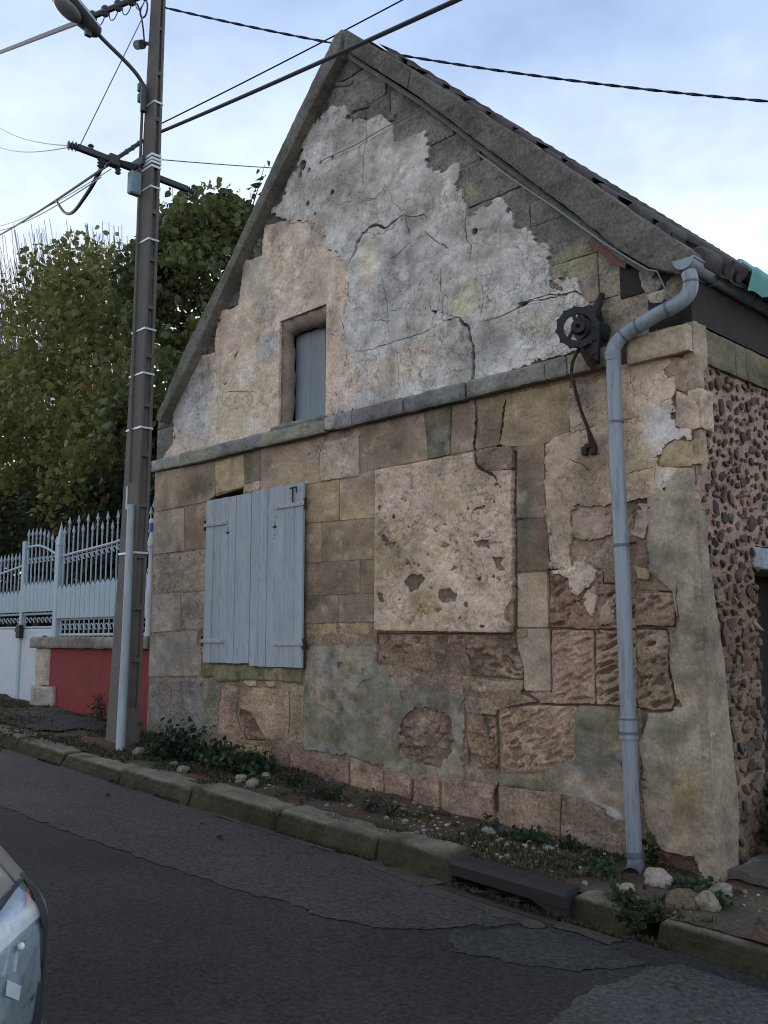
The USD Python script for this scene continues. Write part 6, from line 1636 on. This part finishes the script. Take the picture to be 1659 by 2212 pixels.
BIG = [(1420, 1912, .085, (150, 136, 122), "pale pinkish lump of broken render beside the downpipe's mouth"), (1478, 1952, .11, (96, 82, 64), "ochre lump of earth and stone in front of the cement pier"),
       (1527, 1962, .075, (132, 122, 104), "cream stone lying in the weeds right of the ochre lump"), (1355, 1925, .04, (138, 132, 118), "small pointed pale chip just left of the downpipe's mouth"),
       (1405, 1898, .05, (140, 126, 112), "broken stone leaning against the base of the cement pier"), (395, 1668, .055, (126, 120, 108), "pale stone at the kerb in front of the leafy weeds under the shutters"),
       (575, 1682, .05, (132, 122, 108), "pale angular stone right of the weed patch under the shutters"), (520, 1688, .05, (130, 122, 110), "cream chip on the verge among smaller chips, below the weed patch"),
       (545, 1698, .055, (128, 120, 106), "larger flat chip beside the kerb below the weed patch"), (375, 1655, .04, (118, 112, 98), "dull stone half hidden in weeds near the pole"),
       (1055, 1802, .045, (136, 128, 116), "lone pale stone in the middle of the bare verge"), (855, 1760, .03, (108, 86, 54), "small yellowish stone near the foot of the plinth"),
       (1225, 1812, .035, (150, 144, 134), "white pebble near the downpipe, biggest of the scatter"), (300, 1630, .07, (122, 118, 100), "flat mossy stone beside the foot of the cable guard"), (1560, 1935, .06, (126, 120, 104), "grey stone near the right edge beside the side wall")]
for k, (x, y, r, tone, lab) in enumerate(BIG):
    p = ground_at(x, y)
    tag(obj("loose_stone", (rock(p + np.array([0, 0, r * (.35 if k != 1 else .1)]), r, k + 3, .7 if k != 1 else .55), ico2.faces), M_ROUGH, None, smooth=30, tint=alb(*tone, k=.95)), lab, "stone", "loose stones on the verge") if False else tag(obj("loose_stone", (rock(p + np.array([0, 0, r * (.35 if k != 1 else .1)]), r, k + 3, .7 if k != 1 else .55), ico2.faces), M_ROUGH, None, smooth=True, tint=alb(*tone, k=.95)), lab, "stone")
Vs, Fs, Cs, o = [], [], [], 0
spots = [(x, y, 40, 22, 55) for x, y in ((870, 1768), (1130, 1835), (930, 1790), (1190, 1830), (1050, 1825))] + [(1190, 1805, 60, 22, 60), (1000, 1790, 160, 40, 60), (700, 1715, 130, 30, 60), (1280, 1860, 60, 25, 30), (540, 1695, 60, 18, 30), (1480, 1990, 70, 20, 30), (1340, 1950, 40, 20, 16), (400, 1690, 60, 15, 15), (1600, 1950, 40, 25, 14)]
for cx, cy, sx, sy, n in spots:
    for _ in range(n):
        p = ground_at(rg.normal(cx, sx * .8), rg.normal(cy, sy * .8))
        if p[1] > -.03 or p[1] < -1.0:
            continue
        r = .006 + .017 * rg.rand() ** 2.2
        Vs.append(rock(p + np.array([0, 0, r * .3]), r, int(rg.randint(999)), .6, ico1)); Fs.append(ico1.faces + o); o += len(ico1.vertices)
        t = [(150, 146, 138), (130, 122, 108), (108, 98, 86), (98, 70, 56), (112, 112, 116)][rg.choice(5, p=[.22, .28, .25, .15, .10])]
        Cs.append(np.tile(np.array(alb(*t, k=.95)), (len(ico1.vertices), 1)))
tag(obj("gravel", (np.vstack(Vs), np.vstack(Fs)), M_STONE, None, tint=np.vstack(Cs)), "scattered small pale pebbles and chips over the earth verge", "gravel", kind="stuff")
lt = ground_at(990, 1880) * 0 + np.array([*at_z(992, 1888, gz(-1.1) + .03)])
lv_ = rock(lt, .045, 5, .8); tag(obj("litter", (lv_, ico2.faces), M_WHITE, None), "crumpled white scrap of litter at the mouth of the street drain", "litter")
tg = [at_z(x, y, gz(-.8) + .012) for x, y in ((1020, 1900), (1060, 1905), (1075, 1925), (1110, 1925), (1120, 1937), (1000, 1908))]
tag(obj("dead_leaves", cat(*[tube(spline([p + rg.normal(0, .04, 3) * [1, 1, .1] for _ in range(4)], 8), .006, 4) for p in tg for _ in range(4)] + [trimesh.Trimesh(rock(p, .03, i + 50, .3), ico2.faces) for i, p in enumerate(tg)]), M_RUST, None), "rusty brown dead leaves and straw caught in the drain mouth", "leaves", kind="stuff")

n = 260; X = rg.uniform(-11, 3, n); Y = np.where(rg.rand(n) < .93, rg.uniform(-.95, -.03, n), rg.uniform(-1.7, -1.3, n)); kk = ~((X > XL) & (X < 0) & (Y > -.04)); X, Y = X[kk], Y[kk]
Z = np.where(Y > -1.09, verge_z(X, Y) + .012, road_z(X, Y) + .014)
V, F, C = leaves(np.stack([X, Y, Z], 1), .042, rg, np.array([(.075, .045, .022)] * len(X)) * rg.uniform(.4, 1.6, (len(X), 1)), .1)
tag(obj("fallen_leaves", (V, F), M_LEAF, None, tint=C), "small brown fallen leaves strewn over verge, kerb and road edge", "leaves", kind="stuff")

# ------------------------------------------------------------------ grass and weeds
def blades(P, h, rg, cols):
    n = len(P); a = rg.uniform(0, 6.28, n); hh = h * rg.uniform(.5, 1.4, n); w = .004 + .004 * rg.rand(n)
    ax = np.stack([np.cos(a), np.sin(a), 0 * a], 1); px_ = np.stack([-np.sin(a), np.cos(a), 0 * a], 1); lean = rg.uniform(.1, .9, n)
    V = np.zeros((n, 5, 3))
    for k, (t, ww) in enumerate(((0, 1), (0, -1), (.55, .7), (.55, -.7), (1, 0))):
        V[:, k] = P + px_ * (w * ww)[:, None] + ax * (lean * hh * t ** 1.8)[:, None] + np.array([0, 0, 1.0]) * (hh * t * (1 - .25 * lean * t))[:, None]
    b = np.arange(n)[:, None] * 5
    F = np.concatenate([b + np.array([[0, 1, 2]]), b + np.array([[1, 3, 2]]), b + np.array([[2, 3, 4]])], 0).reshape(-1, 3)
    return V.reshape(-1, 3), F, np.repeat(cols, 5, 0)


n = 60000; X = rg.uniform(-12, 3.2, n); Y = -1.07 + 1.07 * rg.rand(n)
dens = meshkit.fbm(np.stack([X * 1.5, Y * 1.5, X * 0], -1), 4, 16); d2 = meshkit.fbm(np.stack([X * 4, Y * 4, X * 0], -1), 3, 19)
near = np.exp(-((Y + .06) / .10) ** 2) * .10 + np.exp(-((Y + 1.06) / .05) ** 2) * .03 + .10 * (X < -6.2) + .03 * (X > .1) - .035 * ((X > -5) & (X < .1))
k = (dens + .4 * (d2 - .5) + near > .53) & ~((X > XL + .05) & (X < 0) & (Y > -.02)) & ~((X < -6.6) & (X > -9.0) & (Y > -1.0) & (Y < -.15) & (d2 < .6))
X, Y = X[k], Y[k]; P = np.stack([X, Y, verge_z(X, Y) - .005], 1)
C = np.array([(.034, .040, .016)]) * rg.uniform(.5, 1.6, (len(P), 1)); dry = rg.rand(len(P)) < .40; C[dry] = np.array([(.11, .095, .05)]) * rg.uniform(.5, 1.2, (dry.sum(), 1))
V, F, C = blades(P, .034, rg, C)
tag(obj("grass", (V, F), M_LEAF, None, tint=C), "thin patchy grass and moss growing over the earth verge", "grass", kind="stuff")
n = 5000; X = rg.uniform(-10, 3, n); Y = -1.215 - .02 * rg.rand(n) - .09 * np.clip((-X - 1) / 5, 0, 1) + .06 * (X > .15); k = meshkit.fbm(np.stack([X * 2.5, Y * 0, X * 0], -1), 3, 5) > .5; X, Y = X[k], Y[k]
V, F, C = blades(np.stack([X, Y, gz(X)], 1), .03, rg, np.array([(.05, .05, .022)]) * rg.uniform(.5, 1.5, (len(X), 1)))
tag(obj("kerb_moss", (V, F), M_LEAF, None, tint=C), "mossy tufts along the foot of the kerb", "moss", kind="stuff")


def weed(lab, spots, size, n, pal, seed, shape="broad", h=.16, cat_="weed"):
    c0 = ground_at(*spots[0][:2]); t = thing("weed_plant", lab, cat_, c0); rgw = np.random.RandomState(seed); P = []; st = []
    for x, y, r in spots:
        c = ground_at(x, y)
        for _ in range(n):
            q = c + np.array([rgw.normal(0, r * .5), rgw.normal(0, r * .35), 0]); q[1] = min(q[1], -.05 if q[0] < 0 else 9)
            q[2] = abs(rgw.normal(0, h * .5)) + .01; P.append(q)
        for _ in range(7):
            a = c + np.array([rgw.normal(0, r * .35), rgw.normal(0, r * .2), -.02]); st.append(tube([a, a + [rgw.normal(0, .03), rgw.normal(0, .03), h * .7], a + [rgw.normal(0, .06), rgw.normal(0, .05), h * 1.1]], [.004, .003, .002], 4))
    P = np.array(P); P[:, 2] += verge_z(P[:, 0], P[:, 1]); C = np.array(pal[0])[None] * rgw.uniform(.5, 1.5, (len(P), 1)); m = rgw.rand(len(P)) < .2; C[m] = np.array(pal[1]) * rgw.uniform(.6, 1.3, (m.sum(), 1))
    V, F, C = leaves(P, size, rgw, C, -.3, shape); obj("foliage", (V, F), M_LEAF, t, tint=C, world=True)
    [obj("stem", s_, M_BARK, t, world=True) for s_ in st]


WG = [(.026, .048, .022), (.06, .075, .03)]; WD = [(.020, .034, .014), (.05, .055, .022)]
weed("leafy dark green weed clump at the wall foot just right of the pole", [(345, 1640, .16), (372, 1630, .18), (395, 1640, .15)], .05, 190, WD, 1, h=.24)
weed("green weed clump under the left half of the shutters", [(415, 1640, .18), (445, 1650, .2), (470, 1655, .2)], .05, 200, WG, 2, h=.20)
weed("low bright green weeds along the plinth under the right shutter", [(500, 1668, .2), (535, 1672, .2), (560, 1665, .16)], .045, 190, WG, 3, h=.16)
weed("small spiky weed at the plinth right of the shutter weeds", [(640, 1700, .12), (690, 1722, .14), (720, 1728, .12)], .045, 100, WD, 4, "narrow", .12)
weed("tuft of narrow leaves against the pinkish plinth stones, mid wall", [(845, 1765, .10), (800, 1752, .10), (1065, 1800, .08)], .04, 70, WD, 5, "narrow", .11)
weed("creeping green weed beneath the cement foot of the wall, left of the downpipe", [(1130, 1815, .12), (1170, 1822, .10), (1235, 1835, .10)], .03, 80, WG, 6, h=.06)
weed("low green weed between the drain and the downpipe's mouth", [(1285, 1880, .09), (1305, 1890, .09)], .03, 90, WG, 7, h=.06)
weed("dark weed growing behind the downpipe foot beside the pier", [(1412, 1868, .05)], .035, 60, WD, 8, h=.14)
weed("green weed patch at the base of the cement pier", [(1480, 1920, .10), (1510, 1925, .12), (1540, 1950, .10)], .03, 90, WG, 9, h=.05)
weed("weed sprouting through the gap between two kerb stones", [(1350, 1965, .09), (1385, 1985, .09), (1360, 2000, .07)], .035, 100, WD, 10, h=.08)
weed("brownish weed standing against the red painted wall", [(228 - 12, 1560, .12), (212, 1555, .12)], .05, 70, [(.04, .035, .02), (.07, .05, .03)], 11, "narrow", .3)
weed("rough grass clump on the verge before the pale blue gate", [(60, 1565, .3), (30, 1590, .3), (10, 1560, .3), (90, 1600, .3)], .05, 90, [(.04, .045, .018), (.09, .085, .04)], 12, "narrow", .12)
iv = thing("ivy_bush", "dark glossy bush at the foot of the flint side wall, cut by the right edge", "bush", (.35, .75, .15))
crown("foliage", iv, [(.25, .62, .42), (.2, .85, .55), (.4, .55, .3), (.45, .8, .4)], [.22, .24, .2, .24], 1500, .06, [(.008, .018, .010), (.03, .05, .022), (.04, .06, .03), (.05, .05, .03)], 14, gap=.3)
[obj("stem", tube([(.3 + .05 * i, .7, .1), (.3 + .03 * i, .72, .5)], .012, 6), M_BARK, iv, world=True) for i in range(4)]
sl = ragged(Polygon([(.02, .1), (.55, .02), (1.6, .2), (1.6, .9), (.1, .9)]), .03, .04, 6, 3)
mm = prism(sl, 0, .05); v = mm.vertices.copy(); mm.vertices = np.stack([v[:, 0], v[:, 2], verge_z(v[:, 0], v[:, 2]) + v[:, 1] + .01], 1)
tag(obj("paving_slab", mm, M_CEMENT, None, tint=alb(98, 92, 82, k=.95)), "tilted grey slab on the ground by the side wall's foot", "slab")

# ------------------------------------------------------------------ parked car, only its front corner is in the picture
M_CAR = paint("car_paint", alb(92, 88, 80), .35, .04, 3, metal=.4, spec=.5)
M_CHROME = paint("reflector", (.66, .71, .75), .2, .35, 30, .004, metal=.85)
M_LENS = usdkit.material(stage, "/World/Looks/lens", {"t": ("transparent_bsdf", {"color": (.93, .96, .97)}), "g": ("glossy_bsdf", {"roughness": .03, "color": (.9, .95, 1)}), "m": ("mix_closure", {"fac": 0.10})}, [("t.BSDF", "m.closure1"), ("g.BSDF", "m.closure2")], surface="m.closure")
M_TYRE = paint("tyre", (.02, .02, .02), .85, .2, 20)
M_ORANGE = paint("amber", (.55, .13, .03), .3, .1, 9)
M_GLASSD = paint("dark_glass", (.02, .025, .03), .08, .05, 4, spec=.6)
M_TRIM = paint("black_trim", (.015, .016, .02), .5, .1, 10)
car = thing("parked_car", "beige-grey parked car, only its front corner with a clear headlight at the lower left", "car", (-1.2, -5.1, .2))
YL, YC, XF = -4.18, -5.08, .80      # the car's street-side flank, its middle line, its nose


def zz(x, z):
    return gz(x) + z


def sph(x, y, z, r):
    return m3.Manifold.sphere(r, 40).translate((x, y, zz(x, z)))


def mirr(pts):
    return pts + [(x, 2 * YC - y, z, r) for x, y, z, r in pts]


body = m3.Manifold.batch_hull([sph(*p) for p in mirr([(.19, -4.38, .718, .13), (-.30, -4.332, .795, .12), (-1.4, -4.292, .855, .10), (-3.6, -4.32, .84, .12), (.097, -4.35, .40, .14), (-3.7, -4.36, .36, .14), (.451, -4.78, .62, .14), (.421, -4.71, .36, .14), (-1.3, -4.46, .915, .10)])])
cabin = m3.Manifold.batch_hull([sph(*p) for p in mirr([(-1.15, YL - .22, .90, .08), (-2.0, YL - .32, 1.38, .08), (-3.0, YL - .32, 1.38, .08), (-3.9, YL - .22, .9, .08)])])
arch = [m3.Manifold.cylinder(.3, .36, .36, 40).rotate((90, 0, 0)).translate((x, y, zz(x, .31))) for x in (-.62, -3.12) for y in (YL + .05, 2 * YC - YL + .25)]
bm = tm(body)


def on_body(x, y, dpt=0.0):
    """the point of the car's skin seen at a pixel, or a little behind it"""
    for dx in range(0, 60, 3):
        w = ray(x - dx, y); w = w / np.linalg.norm(w)
        loc, _, _ = bm.ray.intersects_location([CAM], [w], multiple_hits=False)
        if len(loc):
            return loc[0] + w * dpt
    return at_y(x, y, -4.3)


hp = [on_body(x, y) for x, y in ((53, 1891), (74, 1925), (91, 1968), (99, 2010), (99, 2050), (97, 2100), (91, 2150), (82, 2205), (52, 2262), (8, 2290), (-60, 2250), (-75, 2140), (-40, 2020), (0, 1960), (28, 1921))]
dview = CAM - np.mean(hp, 0); dview /= np.linalg.norm(dview)
u_ = np.cross(dview, [0, 0, 1.0]); u_ /= np.linalg.norm(u_); v_ = np.cross(u_, dview); c0 = np.mean(hp, 0)
c2 = [((p - c0) @ u_, (p - c0) @ v_) for p in hp]
pgn = Polygon(c2).buffer(.008).buffer(-.008)


def lens_prism(pg, d0, d1):
    co = np.array(pg.exterior.coords)[:-1]
    if Polygon(co).exterior.is_ccw is False:
        co = co[::-1]
    pm = m3.CrossSection([co]).extrude(d1 - d0).translate((0, 0, d0))
    T = np.eye(4)[:3]; T[:, 0], T[:, 1], T[:, 2], T[:, 3] = u_, v_, np.cross(u_, v_), c0
    return pm.transform(T)


sgn = np.sign(np.cross(u_, v_) @ dview)
lp0 = lens_prism(pgn, -.16, .5) if sgn > 0 else lens_prism(pgn, -.5, .16)
for a_ in arch:
    body = body - a_
inner = body.translate(tuple(-dview * .006))
lens = (body ^ lp0) - inner
shell = body - lp0
cav = (body.translate(tuple(-dview * .028)) ^ lp0)
obj("body", tm(shell), M_CAR, car, smooth=35, world=True)
hl = obj("headlight", tm(lens), M_LENS, car, smooth=40, world=True)
obj("headlight_bowl", tm(cav), M_CHROME, hl, smooth=30, world=True)
ring_ = Polygon(c2).buffer(.012).difference(Polygon(c2).buffer(-.004))
gsk = ((body ^ (lens_prism(Polygon(c2).buffer(.012), -.4, .6))) - lens_prism(Polygon(c2).buffer(-.006), -.5, .7)) ^ (body.translate(tuple(dview * .0)) - body.translate(tuple(-dview * .03)))
obj("headlight_seal", tm(gsk.translate(tuple(dview * .0015))), M_TRIM, hl, smooth=30, world=True)


inside = on_body

obj("reflector_plate", hull([inside(x, y, .010) for x, y in ((16, 2116), (46, 2130), (41, 2162), (12, 2150))] + [inside(28, 2140, .03)]), paint("bright_plate", (.8, .82, .83), .25, .05, 9), hl, world=True)
c = inside(45, 2044, .010); sp_ = trimesh.creation.icosphere(2, .010); obj("bulb", sp_.apply_translation(c), paint("bulb_glass", (.62, .68, .70), .12, .1, 9, spec=.8), hl, smooth=True, world=True)
c = inside(60, 2078, .03)
am = hull([inside(x, y, .010) for x, y in ((58, 1920), (66, 1922), (66, 1955), (57, 1962))] + [inside(62, 1940, .03)])
obj("indicator", am, M_ORANGE, hl, world=True)
for (x0, y0, x1, y1) in ((66, 1912, 20, 2000), (62, 1925, 24, 2010), (86, 1960, 92, 2080), (80, 2000, 84, 2120), (92, 2090, 80, 2190), (40, 2000, 30, 2100), (20, 2030, 6, 2110)):
    obj("trim_rib", tube([inside(x0, y0, .03), inside((x0 + x1) / 2, (y0 + y1) / 2, .035), inside(x1, y1, .03)], .006, 6), M_CHROME, hl, world=True)
obj("black_insert", hull([inside(x, y, .012) for x, y in ((66, 2172), (80, 2140), (70, 2160))] + [inside(72, 2156, .03)]), M_TRIM, hl, world=True)
hs = [inside(x, y, -.001) for x, y in ((-20, 1846), (0, 1868), (12, 1882), (24, 1896), (32, 1906))]
obj("bonnet_seam", tube(hs, .003, 5), M_TRIM, car, world=True)
obj("cabin", tm(cabin), M_GLASSD, car, smooth=35, world=True)
obj("roof_panel", tm(cabin.trim_by_plane((0, 0, 1), gz(-2.5) + 1.36).translate((0, 0, .006))), M_CAR, car, smooth=35, world=True)
obj("bumper", tm(m3.Manifold.batch_hull([sph(*p) for p in mirr([(.10, YL - .2, .34, .17), (.47, YL - .62, .34, .15), (.12, YL - .22, .24, .12)])])), M_TRIM, car, smooth=35, world=True)
for x in (-.62, -3.12):
    for y in (YL - .10, 2 * YC - YL + .10):
        w = obj("wheel", trimesh.creation.cylinder(.31, .19, sections=36).apply_transform(trimesh.transformations.rotation_matrix(math.pi / 2, [1, 0, 0])).apply_translation((x, y, zz(x, .31))), M_TYRE, car, smooth=40, world=True)
        obj("rim", trimesh.creation.cylinder(.20, .2, sections=30).apply_transform(trimesh.transformations.rotation_matrix(math.pi / 2, [1, 0, 0])).apply_translation((x, y, zz(x, .31))), M_CHROME, w, smooth=40, world=True)
